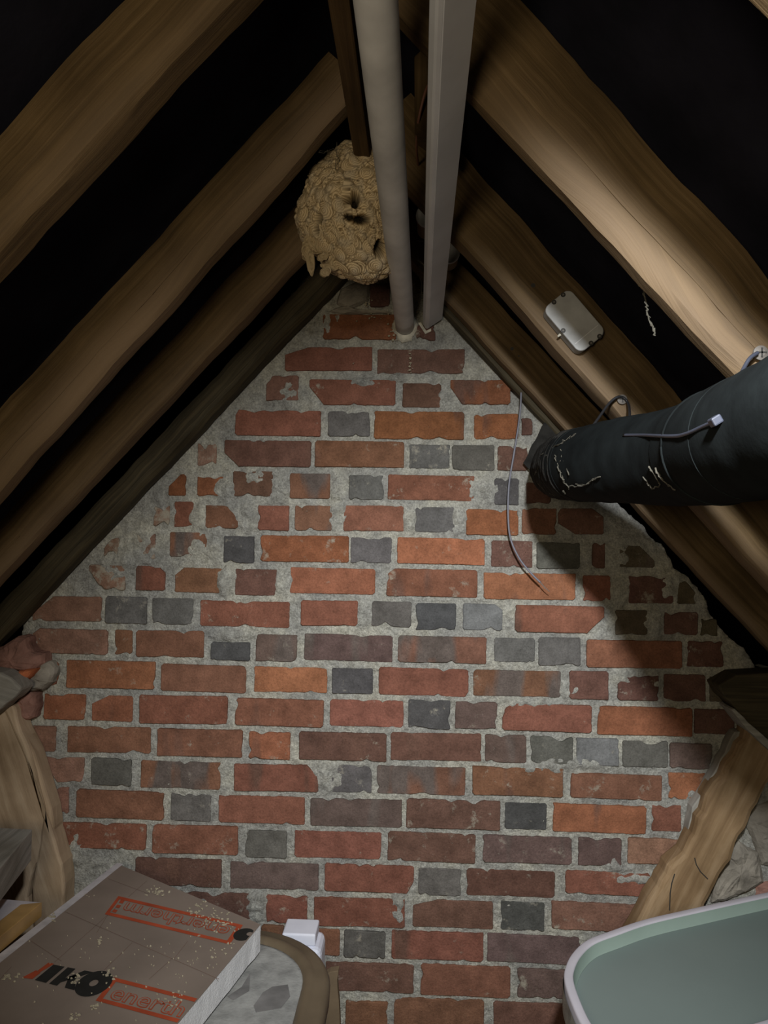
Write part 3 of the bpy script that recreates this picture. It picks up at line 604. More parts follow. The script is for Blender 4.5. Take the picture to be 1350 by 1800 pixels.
# ------------------------------------------------------------------ wasp nest
def nest():
    D = 1.36; c = atD(622, 378, D); rx, ry, rz = 0.094, 0.098, 0.122
    t = thing('wasp_nest', c, 'papery tan wasp nest hanging at the roof peak beside the grey pipe', 'nest')
    rg = np.random.RandomState(4); nc = 2600
    u = rg.rand(nc)*2-1; ph = rg.rand(nc)*2*np.pi; s = np.sqrt(1-u*u)
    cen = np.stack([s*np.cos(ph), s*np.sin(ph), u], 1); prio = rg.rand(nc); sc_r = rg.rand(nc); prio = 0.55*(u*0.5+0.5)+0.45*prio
    nu, nv = 300, 210
    th = np.linspace(0, 2*np.pi, nu, endpoint=False); la = np.linspace(-np.pi/2+0.02, np.pi/2-0.02, nv)
    T, L = np.meshgrid(th, la, indexing='xy'); P = np.stack([np.cos(L)*np.cos(T), np.cos(L)*np.sin(T), np.sin(L)], -1).reshape(-1, 3)
    # overlapping shells: each vertex belongs to the highest priority shell within reach
    best = -np.ones(len(P)); dist = np.zeros(len(P)); 
    R0 = 0.125
    for k in range(nc):
        d2 = ((P-cen[k])**2*[1, 1, 1.9]).sum(1); r = R0*(0.6+0.8*sc_r[k]); msk = (d2 < r*r) & (prio[k] > best)
        best[msk] = prio[k]; dist[msk] = np.sqrt(d2[msk])/r
    rings = (dist*5) % 1.0
    h = 0.0050*(1-dist)**0.5+0.0014*best - 0.0010*np.clip(dist*5 % 1-0.8, 0, 1)*5
    low = np.array([noise.noise(Vector(p)*2.2) for p in P.tolist()]); mid = np.array([noise.noise(Vector(p)*7) for p in P.tolist()])
    h = h+0.010*low+0.003*mid
    X = P*np.array([rx, ry, rz])
    holes = [((624, 350), 9, 14, 0.04), ((612, 381), 8, 7, 0.03), ((636, 386), 17, 9, 0.045), ((560, 384), 6, 9, 0.03), ((556, 405), 4, 11, 0.02), ((668, 440), 10, 16, 0.03)]
    W = X+h[:, None]*P+np.array(c)
    # taper: top broad, bottom drawn to the right
    rel = W-np.array(c); dn = np.clip(-rel[:, 2]/rz, 0, 1); W[:, 0] += 0.022*dn**2; W[:, 0] -= 0.012*np.clip(1-np.abs(rel[:, 2]+0.01)/0.07, 0, 1)*(rel[:, 0] < 0)
    v = W-np.array([0, 0, CAMZ]); dep = v@np.array(FWD); pxx = 675+1300*(v@np.array(RT))/dep; pyy = 900-1300*(v@np.array(UP))/dep
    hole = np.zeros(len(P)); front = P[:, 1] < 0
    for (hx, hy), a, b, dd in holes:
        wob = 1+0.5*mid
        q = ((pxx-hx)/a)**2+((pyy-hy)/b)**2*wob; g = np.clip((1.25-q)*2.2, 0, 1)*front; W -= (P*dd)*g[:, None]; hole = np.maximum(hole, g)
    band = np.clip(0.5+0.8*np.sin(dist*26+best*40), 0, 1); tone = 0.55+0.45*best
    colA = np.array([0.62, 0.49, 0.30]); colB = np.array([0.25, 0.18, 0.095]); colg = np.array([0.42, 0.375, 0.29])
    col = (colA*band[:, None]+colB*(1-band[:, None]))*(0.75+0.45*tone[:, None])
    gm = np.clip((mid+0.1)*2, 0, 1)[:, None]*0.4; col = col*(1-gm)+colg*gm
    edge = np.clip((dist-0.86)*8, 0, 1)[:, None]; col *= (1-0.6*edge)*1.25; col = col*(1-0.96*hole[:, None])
    F = [(j*nu+i, j*nu+(i+1) % nu, (j+1)*nu+(i+1) % nu, (j+1)*nu+i) for j in range(nv-1) for i in range(nu)]
    F.append(tuple(range(nu-1, -1, -1))); F.append(tuple((nv-1)*nu+i for i in range(nu)))
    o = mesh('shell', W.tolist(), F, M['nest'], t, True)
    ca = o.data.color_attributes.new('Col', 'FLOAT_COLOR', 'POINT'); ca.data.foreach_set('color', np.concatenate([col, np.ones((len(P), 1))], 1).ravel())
    # ragged hanging paper flaps at lower left
    rr = random.Random(5)
    flaps = [(548, 425, 14, 17, .3), (540, 440, 9, 15, .1), (557, 440, 12, 10, .8), (546, 462, 7, 20, .2), (568, 450, 12, 9, .5), (580, 470, 16, 7, 1.0), (572, 478, 11, 6, .4), (566, 432, 13, 12, .2), (538, 452, 6, 8, 0), (560, 415, 12, 10, .4), (590, 462, 12, 9, .3), (552, 404, 9, 12, .1), (650, 282, 14, 12, .2), (632, 280, 12, 9, .6), (664, 300, 10, 14, .4)]
    for k, (x, y, a, b, ro) in enumerate(flaps):
        D2 = D-0.045+rr.uniform(-0.012, 0.012) if x < 600 else D-0.06; p = atD(x, y, D2); V = []; F2 = []; R = 6; S = 18; sx = a*D/1300; sz = b*D/1300; cl = []
        for i in range(R+1):
            for j in range(S):
                an = 2*math.pi*j/S; q = i/R*(1+0.3*nz(math.cos(an)*2+k, math.sin(an)*2, k)); xx = q*math.cos(an)*sx; zz = q*math.sin(an)*sz
                cu = 0.010*(q**2)*math.cos(an*1+ro*6)+0.004*nz(xx*150, zz*150, k)
                V.append((p.x+xx, p.y+cu, p.z+zz)); bb = 0.5+0.5*math.sin(q*20); cl.append([0.30+0.25*bb, 0.23+0.2*bb, 0.13+0.13*bb, 1])
        for i in range(R):
            for j in range(S): j2 = (j+1) % S; F2.append((i*S+j, i*S+j2, (i+1)*S+j2, (i+1)*S+j))
        f = mesh('paper_flap', V, F2, M['nest'], t, True); sd = f.modifiers.new('s', 'SOLIDIFY'); sd.thickness = 0.0008
        ca = f.data.color_attributes.new('Col', 'FLOAT_COLOR', 'POINT'); ca.data.foreach_set('color', [v for c_ in cl for v in c_])
nest()

# ------------------------------------------------------------------ black lagged duct
def on_duct(S, x, y, lift=0.001):
    best = None
    for k in range(240):
        D = 0.55+k*0.005; p = atD(x, y, D)
        for s_ in S:
            if (p-Vector(s_[:3])).length < s_[3]+lift+0.001: return p
    return atD(x, y, 1.4)
def duct():
    base = atD(978, 828, YW-0.012)
    t = thing('lagged_duct', base, 'black insulated duct running along the right rafters into the brick wall', 'duct')
    ctl = [(980, 826, 1.735, 0.058), (984, 825, 1.62, 0.060), (994, 822, 1.48, 0.062), (1015, 818, 1.34, 0.0635), (1060, 813, 1.22, 0.0655), (1110, 808, 1.13, 0.066), (1160, 806, 1.05, 0.066), (1225, 797, 0.94, 0.0655), (1300, 775, 0.80, 0.065), (1385, 748, 0.70, 0.065), (1520, 700, 0.60, 0.065), (1800, 640, 0.52, 0.065)]
    P = [[*atD(x, y, D), r] for x, y, D, r in ctl]; S = smoothpath(P, 10)
    lag = S[30:]; pts = [s[:3] for s in lag]; rad = [s[3]*(1+0.012*nz(i*0.35, 1, 2)) for i, s in enumerate(lag)]
    # seam rings
    for i in (0,): rad[i] -= 0.004
    V, F = tube_vf(pts, rad, 48); mesh('lagging', V, F, M['lagging'], t, True)
    neck = S[:34]; pts = []; rad = []
    for i, s in enumerate(smoothpath(neck, 3)): pts.append(s[:3]); rad.append(s[3]*(0.985+0.05*math.sin(i*1.1)+0.03*nz(i*0.5, 2, 2)))
    V, F = tube_vf(pts, rad, 48)
    V = [Vector(v)+Vector((nz(v[0]*50, v[1]*50, v[2]*50), nz(v[1]*50, v[2]*50, 4), nz(v[2]*50, v[0]*50, 9)))*0.004 for v in V]
    mesh('flexible_neck', V, F, M['black_film'], t, True)
    i0 = 46; V, F = tube_vf([S[i0][:3], S[i0+1][:3], S[i0+2][:3]], [S[i0][3]*1.012]*3, 48, False)
    pts = [s[:3] for s in S[28:35]]; V, F = tube_vf(pts, [s[3]*1.014 for s in S[28:35]], 48); mesh('cuff', V, F, M['lagging'], t, True).data.set_sharp_from_angle(angle=0.5)
    i0 = 72; pts = [s[:3] for s in S[i0:i0+12]]; V, F = tube_vf(pts, [s[3]*1.008 for s in S[i0:i0+12]], 48); mesh('joint_sleeve', V, F, M['lagging'], t, True).data.set_sharp_from_angle(angle=0.5)
    # cable tie lying on the lagging: head and tail
    tail = [(1097, 765), (1130, 765), (1180, 767), (1205, 763), (1235, 750), (1256, 741)]
    V, F = tube_vf(smoothpath([on_duct(S, x, y) for x, y in tail], 6), 0.0021, 8); mesh('cable_tie_tail', V, F, M['tie'], t, True)
    Dh = on_duct(S, 1262, 738, 0.004).y-0.004; a, b, c, d = atD(1250, 736, Dh), atD(1266, 726, Dh), atD(1274, 740, Dh), atD(1258, 750, Dh)
    V, F = prism_vf([a, b, c, d], (0, 0.012, 0)); o = mesh('cable_tie_head', V, F, M['tie'], t); fixn(o); bevel(o, 0.0015)
    # strap round the duct at the head
    k = 76; cpt = Vector(S[k][:3]); tg = (Vector(S[k+1][:3])-Vector(S[k-1][:3])).normalized(); u = tg.cross(Vector((0, 0, 1))).normalized(); v = u.cross(tg); r = S[k][3]*1.012
    ring = [cpt+(u*math.cos(q)+v*math.sin(q))*r for q in [2*math.pi*j/48 for j in range(49)]]
    V, F = tube_vf(ring, 0.0018, 6); mesh('strap', V, F, M['lagging'], t, True)
    fl = pixpoly([(958, 742), (985, 765), (1010, 790), (985, 815), (940, 835), (920, 815), (932, 790), (944, 765)], 1.712, 0.004, 'membrane_flap', M['black_film'], t, 0, 0.004)
    return S
DS = duct()
def hanger(name, path, screw, D, label, mt=None):
    p = atD(screw[0], screw[1], D-0.006); t = thing(name, p, label, 'cable tie')
    V, F = tube_vf(smoothpath([atD(*q) for q in path], 8), 0.0023, 8); mesh('strap', V, F, mt or M['black_plastic'], t, True)
    V, F = tube_vf([p+Vector((0, -0.002, 0)), p, p+Vector((0, 0.003, 0))], [0.004, 0.0085, 0.0085], 20); s = mesh('screw', V, F, M['screw'], t)
    V, F = merge([box_vf((p.x-0.0055, p.y-0.0026, p.z-0.0009), (p.x+0.0055, p.y-0.0018, p.z+0.0009)), box_vf((p.x-0.0009, p.y-0.0026, p.z-0.0055), (p.x+0.0009, p.y-0.0018, p.z+0.0055))])
    mesh('cross_slot', V, F, M['screw_dark'], s)
    V, F = tube_vf([p+Vector((0, 0.003, 0)), p+Vector((0, 0.02, 0))], 0.003, 10); mesh('shank', V, F, M['screw'], t)
hanger('cable_tie', [(1030, 768, 1.23), (1040, 752, 1.24), (1052, 735, 1.26), (1070, 710, 1.28), (1085, 698, 1.285), (1097, 700, 1.29), (1105, 712, 1.28), (1107, 735, 1.19)], (1094, 702), 1.30, 'black cable tie on a screw in the box-carrying rafter, holding up the duct')
hanger('cable_tie', [(1293, 686, 0.80), (1298, 668, 0.83), (1306, 650, 0.85), (1318, 630, 0.855), (1332, 620, 0.858)], (1338, 620), 0.87, 'blue-grey cable tie on a bright screw at the right edge, above the duct', M['tie'])

# ------------------------------------------------------------------ junction box
def jbox():
    D = 1.272; c4 = [(998, 505), (1067, 581), (1020, 624), (956, 544)]
    P = [atD(x, y, D) for x, y in c4]; ctr = sum(P, Vector())/4
    L = ((P[1]-P[0])+(P[2]-P[3])).normalized(); S = L.cross(Vector((0, 1, 0))).normalized()
    if (P[0]-P[3]).dot(S) < 0: S = -S
    hl = ((P[1]-P[0]).length+(P[2]-P[3]).length)/4; hs = ((P[0]-P[3]).length+(P[1]-P[2]).length)/4
    t = thing('junction_box', ctr+Vector((0, 0.026, 0)), 'white plastic junction box screwed to the face of a right rafter', 'junction box')
    def rrect(a, b, r, y):
        out = []
        for sx, sy, a0 in ((1, 1, 0), (-1, 1, 90), (-1, -1, 180), (1, -1, 270)):
            for k in range(7):
                an = math.radians(a0+k*15); out.append(ctr+L*(sx*(a-r)+r*math.cos(an))+S*(sy*(b-r)+r*math.sin(an))+Vector((0, y, 0)))
        return out
    V, F = prism_vf(rrect(hl*0.985, hs*0.985, 0.012, 0.007), (0, 0.020, 0)); o = mesh('base', V, F, M['box'], t); fixn(o); bevel(o, 0.001)
    V, F = prism_vf(rrect(hl, hs, 0.013, 0), (0, 0.0065, 0)); o = mesh('cover', V, F, M['box'], t); fixn(o); bevel(o, 0.002, 3)
    V, F = prism_vf([ctr+L*a+S*b+Vector((0, -0.0004, 0)) for a, b in ((hl*0.62, -hs*0.86), (hl*0.635, -hs*0.86), (hl*0.635, hs*0.86), (hl*0.62, hs*0.86))], (0, 0.001, 0)); fixn(mesh('moulded_line', V, F, M['plastic_grey'], t))
    for x, y in ((990, 518), (974, 531), (990, 581), (1054, 591), (1039, 603)):
        p = atD(x, y, D-0.0006)
        V, F = tube_vf([p, p+Vector((0, 0.003, 0))], 0.0042, 16); s = mesh('screw', V, F, M['screw_dark'], t)
        V, F = tube_vf([p+Vector((0, -0.0006, 0)), p+Vector((0, 0.0005, 0))], 0.0016, 10); mesh('screw_socket', V, F, M['screw'], s)
    p = atD(985, 588, 1.285); V, F = tube_vf([p, p+S*-0.006], [0.0025, 0.0015], 8); mesh('lug', V, F, M['sealant'], t)
jbox()

# ------------------------------------------------------------------ hanging wire on the wall
w_ = [(916, 690, 1.700), (915, 715, 1.700), (911, 750, 1.705), (903, 800, 1.708), (895, 850, 1.708), (893, 900, 1.708), (897, 945, 1.704), (912, 980, 1.700), (932, 1006, 1.698), (950, 1024, 1.697)]
WPTS = smoothpath([atD(*q) for q in w_], 8)
t = thing('hanging_cable', WPTS[0], 'thin grey cable hanging in front of the bricks left of the duct', 'cable')
V, F = tube_vf(WPTS, 0.0022, 8); mesh('sheath', V, F, M['cable'], t, True)
V, F = tube_vf([WPTS[-1], list(atD(958, 1033, 1.697)), list(atD(966, 1040, 1.698))], [0.0012, 0.0011, 0.0007], 6); mesh('bare_end', V, F, M['screw'], t)

# ------------------------------------------------------------------ braces and timbers at the wall
def groove(px, D, par):
    V, F = tube_vf([atD(x, y, D) for x, y in px], 0.0012, 6); mesh('crack', V, F, M['screw_dark'], par)
lb = thing('left_brace', atD(60, 1560, 1.66), 'pale curved wooden brace at the left foot of the brick wall', 'brace')
pixpoly([(-90, 1235), (0, 1238), (24, 1256), (60, 1325), (90, 1424), (94, 1455), (92, 1478), (62, 1520), (52, 1550), (48, 1580), (60, 1640), (60, 2120), (-90, 2120)], 1.688, 0.052, 'plank', M['brace'], lb, 0.006, 0.002, uvdir=(0.35, 0, -1), seed=2)
pixpoly([(2, 1240), (24, 1240), (32, 1272), (50, 1318), (68, 1380), (79, 1428), (96, 1480), (108, 1520), (113, 1556), (112, 1600), (104, 1640), (110, 2120), (60, 2120), (58, 1640), (55, 1560), (70, 1480), (76, 1424), (42, 1330)], 1.680, 0.058, 'plank', M['brace'], lb, 0.006, 0.002, uvdir=(0.35, 0, -1), seed=4)
rbr = thing('right_brace', atD(1180, 1600, 1.66), 'rough golden-brown wooden brace slanting down behind the green tray', 'brace')
pixpoly([(1322, 1272), (1306, 1300), (1284, 1335), (1258, 1375), (1236, 1415), (1226, 1450), (1208, 1490), (1182, 1514), (1160, 1548), (1143, 1580), (1127, 1612), (1090, 1680), (1070, 2120), (1200, 2120), (1215, 1680), (1244, 1592), (1262, 1550), (1284, 1512), (1303, 1475), (1326, 1430), (1352, 1382), (1400, 1310), (1400, 1260)], 1.675, 0.062, 'plank', M['brace_gold'], rbr, 0.012, 0.008, uvdir=(-0.5, 0, -1), seed=6)
groove([(1221, 1508), (1224, 1520), (1231, 1532), (1244, 1545)], 1.6745, rbr); groove([(1186, 1536), (1181, 1552), (1178, 1570), (1177, 1600)], 1.6745, rbr)
st_ = pixpoly([(1292, 1288), (1314, 1284), (1290, 1330), (1262, 1375), (1238, 1415), (1226, 1450), (1214, 1475), (1208, 1462), (1218, 1420), (1240, 1385), (1262, 1345), (1278, 1310)], 1.705, 0.032, 'splintered_batten', M['grey_wood'], None, 0.003, 0.006, uvdir=(-0.5, 0, -1), seed=8)
tag(st_, 'grey splintered batten between the bricks and the right brace', 'timber')
ds = thing('dark_wall_plate', atD(1320, 1260, 1.6), 'dark timber end jutting in at the right edge above the right brace', 'timber')
pixpoly([(1262, 1205), (1296, 1186), (1420, 1180), (1420, 1366), (1352, 1304), (1316, 1272), (1292, 1246), (1274, 1226)], 1.66, 0.07, 'timber', M['rafter_dark'], ds, 0.004, 0.004, seed=9)
pixpoly([(1286, 1247), (1292, 1245), (1316, 1270), (1352, 1302), (1420, 1362), (1420, 1378), (1350, 1316), (1312, 1280)], 1.652, 0.07, 'lower_edge', M['grey_wood'], ds, 0.002, 0.002, seed=10)
be = pixpoly([(-120, 1160), (0, 1184), (24, 1196), (37, 1210), (30, 1223), (0, 1247), (-120, 1340)], 1.62, 0.06, 'beam_end', M['grey_wood'], None, 0.006, 0.004, uvdir=(1, 0, -0.3), seed=12)
tag(be, 'grey pointed beam end at the left edge below the broken brick lump', 'timber')

# ------------------------------------------------------------------ left stack: grey board, taped board
def slab(px, h, thick, name, material, parent=None, bev=0.002):
    P = [atH(x, y, h) for x, y in px]; V, F = prism_vf(P, (0, 0, -thick)); o = mesh(name, V, F, material, parent, uvs=[(v.y, v.x) for v in V]); fixn(o)
    if bev: bevel(o, bev)
    return o
def slabw(P, z, thick, name, material, parent=None, bev=0.002):
    V, F = prism_vf([Vector((x, y, z)) for x, y in P], (0, 0, -thick)); o = mesh(name, V, F, material, parent, uvs=[(v.y, v.x+v.z) for v in V]); fixn(o)
    if bev: bevel(o, bev)
    return o
gb = slabw([(-0.771, 1.478), (-0.734, 1.285), (-0.69, 1.05), (-1.25, 0.98), (-1.30, 1.50)], CAMZ-0.60, 0.062, 'grey_board', M['grey_wood'], None, 0.002)
tag(gb, 'grey flat board at the left edge, its end pointing at the left brace', 'board')
p1 = slabw([(-1.22, 1.10), (-1.16, 1.10), (-1.16, 1.40), (-1.22, 1.40)], CAMZ-0.662, CAMZ-0.662, 'prop_timber', M['grey_wood']); tag(p1, 'timber prop under the grey board, outside the left edge', 'timber')
tb = thing('taped_board', (-0.9, 1.3, CAMZ-0.75), 'pale flat board with brown parcel tape on its edge, left of the foil insulation board', 'board')
slabw([(-0.727, 1.438), (-0.739, 1.300), (-0.765, 1.02), (-1.15, 1.02), (-1.10, 1.47)], CAMZ-0.7235, 0.0262, 'board', M['board_lilac'], tb)
slabw([(-0.7255, 1.436), (-0.7375, 1.300), (-0.7635, 1.02), (-0.81, 1.02), (-0.775, 1.300), (-0.762, 1.425)], CAMZ-0.7228, 0.028, 'parcel_tape', M['tape_brown'], tb, 0.001)

# ------------------------------------------------------------------ foil insulation board with print
HB = 0.75
ib = thing('insulation_board', (-0.5, 1.3, CAMZ-0.80), 'foil-faced insulation board with red and black printing lying at lower left', 'insulation board')
bl = [(205, 1518), (458, 1625), (312, 1800), (0, 1677)]
BP = [atH(x, y, HB) for x, y in bl]
e_r = (BP[2]-BP[1]).normalized(); e_l = (BP[3]-BP[0]).normalized()
FR = BP[1]+e_r*0.62; FL = BP[0]+e_l*0.78
top4 = [BP[0], BP[1], FR, FL]
def foam():
    V = []; F = []; Q = []; n4 = 24
    for i in range(4):
        a = top4[i]; b = top4[(i+1) % 4]
        for k in range(n4): Q.append((a.lerp(b, k/n4), i))
    for p, i in Q: V.append(p+Vector((0, 0, -0.0008)))
    for p, i in Q: V.append(p+Vector((0.003*nz(p.y*60, 1, 1) if i == 1 else 0, 0, -0.050+0.003*nz(p.x*80, p.y*80, 2))))
    n = len(Q); F.append(tuple(range(n))); F.append(tuple(range(2*n-1, n-1, -1)))
    for i in range(n): j = (i+1) % n; F.append((i, i+n, j+n, j))
    return fixn(mesh('foam_core', V, F, M['foam'], ib))
foam()
def flat(P, z, name, material, parent, th=0.0006):
    V, F = prism_vf([Vector((p.x, p.y, CAMZ-HB+z)) for p in P], (0, 0, -th)); return fixn(mesh(name, V, F, material, parent))
flat(top4, 0.0003, 'foil_facing', M['foil'], ib, 0.001)
nin = Vector((-e_l.y, e_l.x, 0)); nin = nin if nin.x > 0 else -nin
fr = (BP[1]-BP[0]).normalized()
flat([BP[0], BP[0]+nin*0.016, FL+nin*0.022, FL], 0.0008, 'edge_tape', M['foil_tape'], ib)
def pline(a, b, wpx, z=0.0009):
    A = atH(*a, HB); B = atH(*b, HB); d = (B-A).normalized(); s = Vector((-d.y, d.x, 0))*wpx/2; return [A+s, B+s, B-s, A-s]
parts = []
for a, b in [((114, 1603), (305, 1687)), ((305, 1687), (385, 1722)), ((55, 1655), (108, 1690)), ((190, 1545), (262, 1572)), ((258, 1549), (226, 1577)), ((206, 1594), (96, 1692)), ((232, 1658), (183, 1706)), ((303, 1685), (262, 1722)), ((330, 1655), (305, 1687)), ((20, 1700), (0, 1722)), ((190, 1608), (170, 1640))]:
    q = [Vector((p.x, p.y, CAMZ-HB+0.0008)) for p in pline(a, b, 0.0011)]; parts.append((q, [(0, 1, 2, 3)]))
V, F = merge(parts); fixn(mesh('grid_lines', V, F, M['ink_line'], ib))
def homog(src, dst):
    A = []; B = []
    for (x, y), (u, v) in zip(src, dst):
        A.append([x, y, 1, 0, 0, 0, -u*x, -u*y]); B.append(u); A.append([0, 0, 0, x, y, 1, -v*x, -v*y]); B.append(v)
    h = np.linalg.solve(np.array(A, float), np.array(B, float)); H = np.append(h, 1).reshape(3, 3)
    return lambda x, y: (lambda q: (q[0]/q[2], q[1]/q[2]))(H@np.array([x, y, 1]))
def text_mesh(s, shear=0.0, offset=0.0):
    cu = bpy.data.curves.new('t', 'FONT'); cu.body = s; cu.shear = shear; cu.offset = offset; cu.resolution_u = 4
    ob = bpy.data.objects.new('t', cu); C.objects.link(ob); bpy.context.view_layer.update()
    dg = bpy.context.evaluated_depsgraph_get(); me = bpy.data.meshes.new_from_object(ob.evaluated_get(dg))
    V = [(v.co.x, v.co.y) for v in me.vertices]; F = [tuple(p.vertices) for p in me.polygons]
    bpy.data.objects.remove(ob); bpy.data.curves.remove(cu); bpy.data.meshes.remove(me); return V, F
def put(V, F, H, z, name, material, par):
    W = []
    for x, y in V:
        u, v = H(x, y); p = atH(float(u), float(v), HB); W.append((p.x, p.y, CAMZ-HB+z))
    W, F = clip_right(W, F)
    o = mesh(name, W, F, material, par); return o
def clip_right(W, F):
    nr = Vector((-e_r.y, e_r.x, 0)); nr = nr if nr.x > 0 else -nr; o0 = BP[1]
    d = [(w[0]-o0.x)*nr.x+(w[1]-o0.y)*nr.y+0.0015 for w in W]; V2 = []; F2 = []
    for f in F:
        out = []
        for i in range(len(f)):
            a, b = f[i], f[(i+1) % len(f)]
            if d[a] <= 0: out.append(W[a])
            if (d[a] <= 0) != (d[b] <= 0):
                t = d[a]/(d[a]-d[b]); out.append(tuple(W[a][k]+(W[b][k]-W[a][k])*t for k in range(3)))
        if len(out) > 2: b0 = len(V2); V2 += out; F2.append(tuple(range(b0, b0+len(out))))
    return V2, F2
def dense_rect(x0, y0, x1, y1): return [(x0, y0), (x1, y0), (x1, y1), (x0, y1)]
def logo(quad, word_first, nm):
    """quad: pixel corners bottom-left, bottom-right, top-right, top-left of the red frame as read"""
    H = homog([(0, 0), (10, 0), (10, 2), (0, 2)], quad)
    fr_ = []
    for r in ((0, 0, 10, 0.28), (0, 1.72, 10, 2), (0, 0.28, 0.35, 1.72), (9.75, 0.28, 10, 1.72), (9.30, 0.3, 9.62, 0.62), (9.30, 0.82, 9.62, 1.12), (9.30, 1.32, 9.62, 1.62)): fr_.append((dense_rect(*r), [(0, 1, 2, 3)]))
    V, F = merge(fr_); put(V, F, H, 0.0011, nm+'_frame', M['ink_red'], ib)
    V, F = text_mesh(word_first, 0.0); xs = [v[0] for v in V]; x0, x1 = min(xs), max(xs)
    sc_ = lambda V: [(0.7+(x-x0)/(x1-x0)*8.3, 0.42+y/0.72*1.16) for x, y in V]
    V2, F2 = text_mesh(word_first, 0.0, 0.022)
    put(sc_(V2), F2, H, 0.0011, nm+'_letters', M['ink_red'], ib); put(sc_(text_mesh(word_first, 0.0, -0.012)[0]), text_mesh(word_first, 0.0, -0.012)[1], H, 0.0015, nm+'_letter_fill', M['foil'], ib)
    return H
# lower line of print, and its neighbour printed the other way round
Hl = logo([(168, 1760), (420, 1828), (452, 1783), (200, 1719)], 'enertherm', 'lower')
Hu = logo([(427, 1627), (208, 1576), (184, 1608), (404, 1661)], 'enertherm', 'upper')
def iko(q, nm):
    H = homog([(0, 0), (3, 0), (3, 1), (0, 1)], q)
    V = []; F = []
    def add(pts): b = len(V); V.extend(pts); F.append(tuple(range(b, b+len(pts))))
    add([(0.0, 0), (0.62, 0), (0.62, 1), (0.0, 1)])
    add([(0.78, 0), (1.18, 0), (1.18, 1), (0.78, 1)]); add([(1.18, 0.42), (1.62, 1), (2.02, 1), (1.18, 0.18)]); add([(1.25, 0.55), (1.5, 0.72), (2.0, 0), (1.55, 0)])
    n = 28; b = len(V)
    for k in range(n): a = 2*math.pi*k/n; V.append((2.42+0.62*math.cos(a), 0.5+0.66*math.sin(a)))
    for k in range(n): a = 2*math.pi*k/n; V.append((2.42+0.15*math.cos(a), 0.5+0.17*math.sin(a)))
    for k in range(n): j = (k+1) % n; F.append((b+k, b+j, b+n+j, b+n+k))
    put(V, F, H, 0.0014, nm+'_black_letters', M['ink_black'], ib)
    V2 = [(-0.30, 0), (-0.02, 0.0), (-0.10, 0.5), (-0.02, 1.0), (-0.34, 1.0), (-0.22, 0.5), (-0.62, 0.05), (-0.36, -0.12)]
    put([(-0.72, -0.05), (-0.16, 0.02), (-0.14, 0.42), (-0.50, 0.50)], [(0, 1, 2, 3)], H, 0.0013, nm+'_red_mark', M['ink_red'], ib)
    put([(-0.40, 0.50), (-0.20, 0.42), (-0.02, 1.06), (-0.36, 1.06)], [(0, 1, 2, 3)], H, 0.0013, nm+'_red_mark', M['ink_red'], ib)
iko([(61, 1724), (174, 1753), (205, 1718), (94, 1697)], 'lower')
# the round letter of the other logo, cut by the board edge
H = homog([(0, 0), (1, 0), (1, 1), (0, 1)], [(408, 1655), (446, 1650), (448, 1634), (412, 1636)])
n = 28; V = [(0.5+0.5*math.cos(2*math.pi*k/n), 0.5+0.62*math.sin(2*math.pi*k/n)) for k in range(n)]+[(0.75+0.16*math.cos(2*math.pi*k/n), 0.5+0.2*math.sin(2*math.pi*k/n)) for k in range(n)]
put(V, [(k, (k+1) % n, n+(k+1) % n, n+k) for k in range(n)], H, 0.0014, 'upper_black_letter', M['ink_black'], ib)

# ------------------------------------------------------------------ paper debris (uncountable)
def flakes(specs, name, label, cat, seed, parent=None):
    rr = random.Random(seed); parts = []
    for kind, cx, cy, sx, sy, num, sz in specs:
        for _ in range(num):
            x = rr.gauss(cx, sx); y = rr.gauss(cy, sy)
            if kind == 'B':
                p = atH(x, y, HB); 
                # keep on the board
                if (p-BP[0]).dot(nin) < 0.002: continue
                a = BP[1]; nr = Vector((-e_r.y, e_r.x, 0)); nr = nr if nr.x > 0 else -nr
                if (p-a).dot(nr) > -0.003: continue
                nf = Vector((-fr.y, fr.x, 0)); 
                if (p-BP[0]).dot(nf) > -0.003: continue
                p.z = CAMZ-HB+0.0016; ax, ay = Vector((1, 0, 0)), Vector((0, 1, 0)); up = Vector((0, 0, 1))
            else:
                p = atD(x, y, kind); ax, ay, up = Vector((1, 0, 0)), Vector((0, 0, 1)), Vector((0, -1, 0))
            r = sz*rr.uniform(0.4, 1.3); n = rr.randint(4, 6); a0 = rr.random()*6; el = rr.uniform(0.35, 1)
            top = [p+ax*(r*math.cos(a0+6.28*k/n)*rr.uniform(0.6, 1.1))+ay*(r*el*math.sin(a0+6.28*k/n)*rr.uniform(0.6, 1.1))+up*rr.uniform(0.0005, 0.0022) for k in range(n)]
            bot = [q-up*0.0016 for q in top]
            V = top+bot; F = [tuple(range(n)), tuple(range(2*n-1, n-1, -1))]+[(k, k+n, (k+1) % n+n, (k+1) % n) for k in range(n)]
            parts.append((V, F))
    V, F = merge(parts); o = mesh(name, V, F, M['flake']); fixn(o); tag(o, label, cat); o['kind'] = 'stuff'; return o
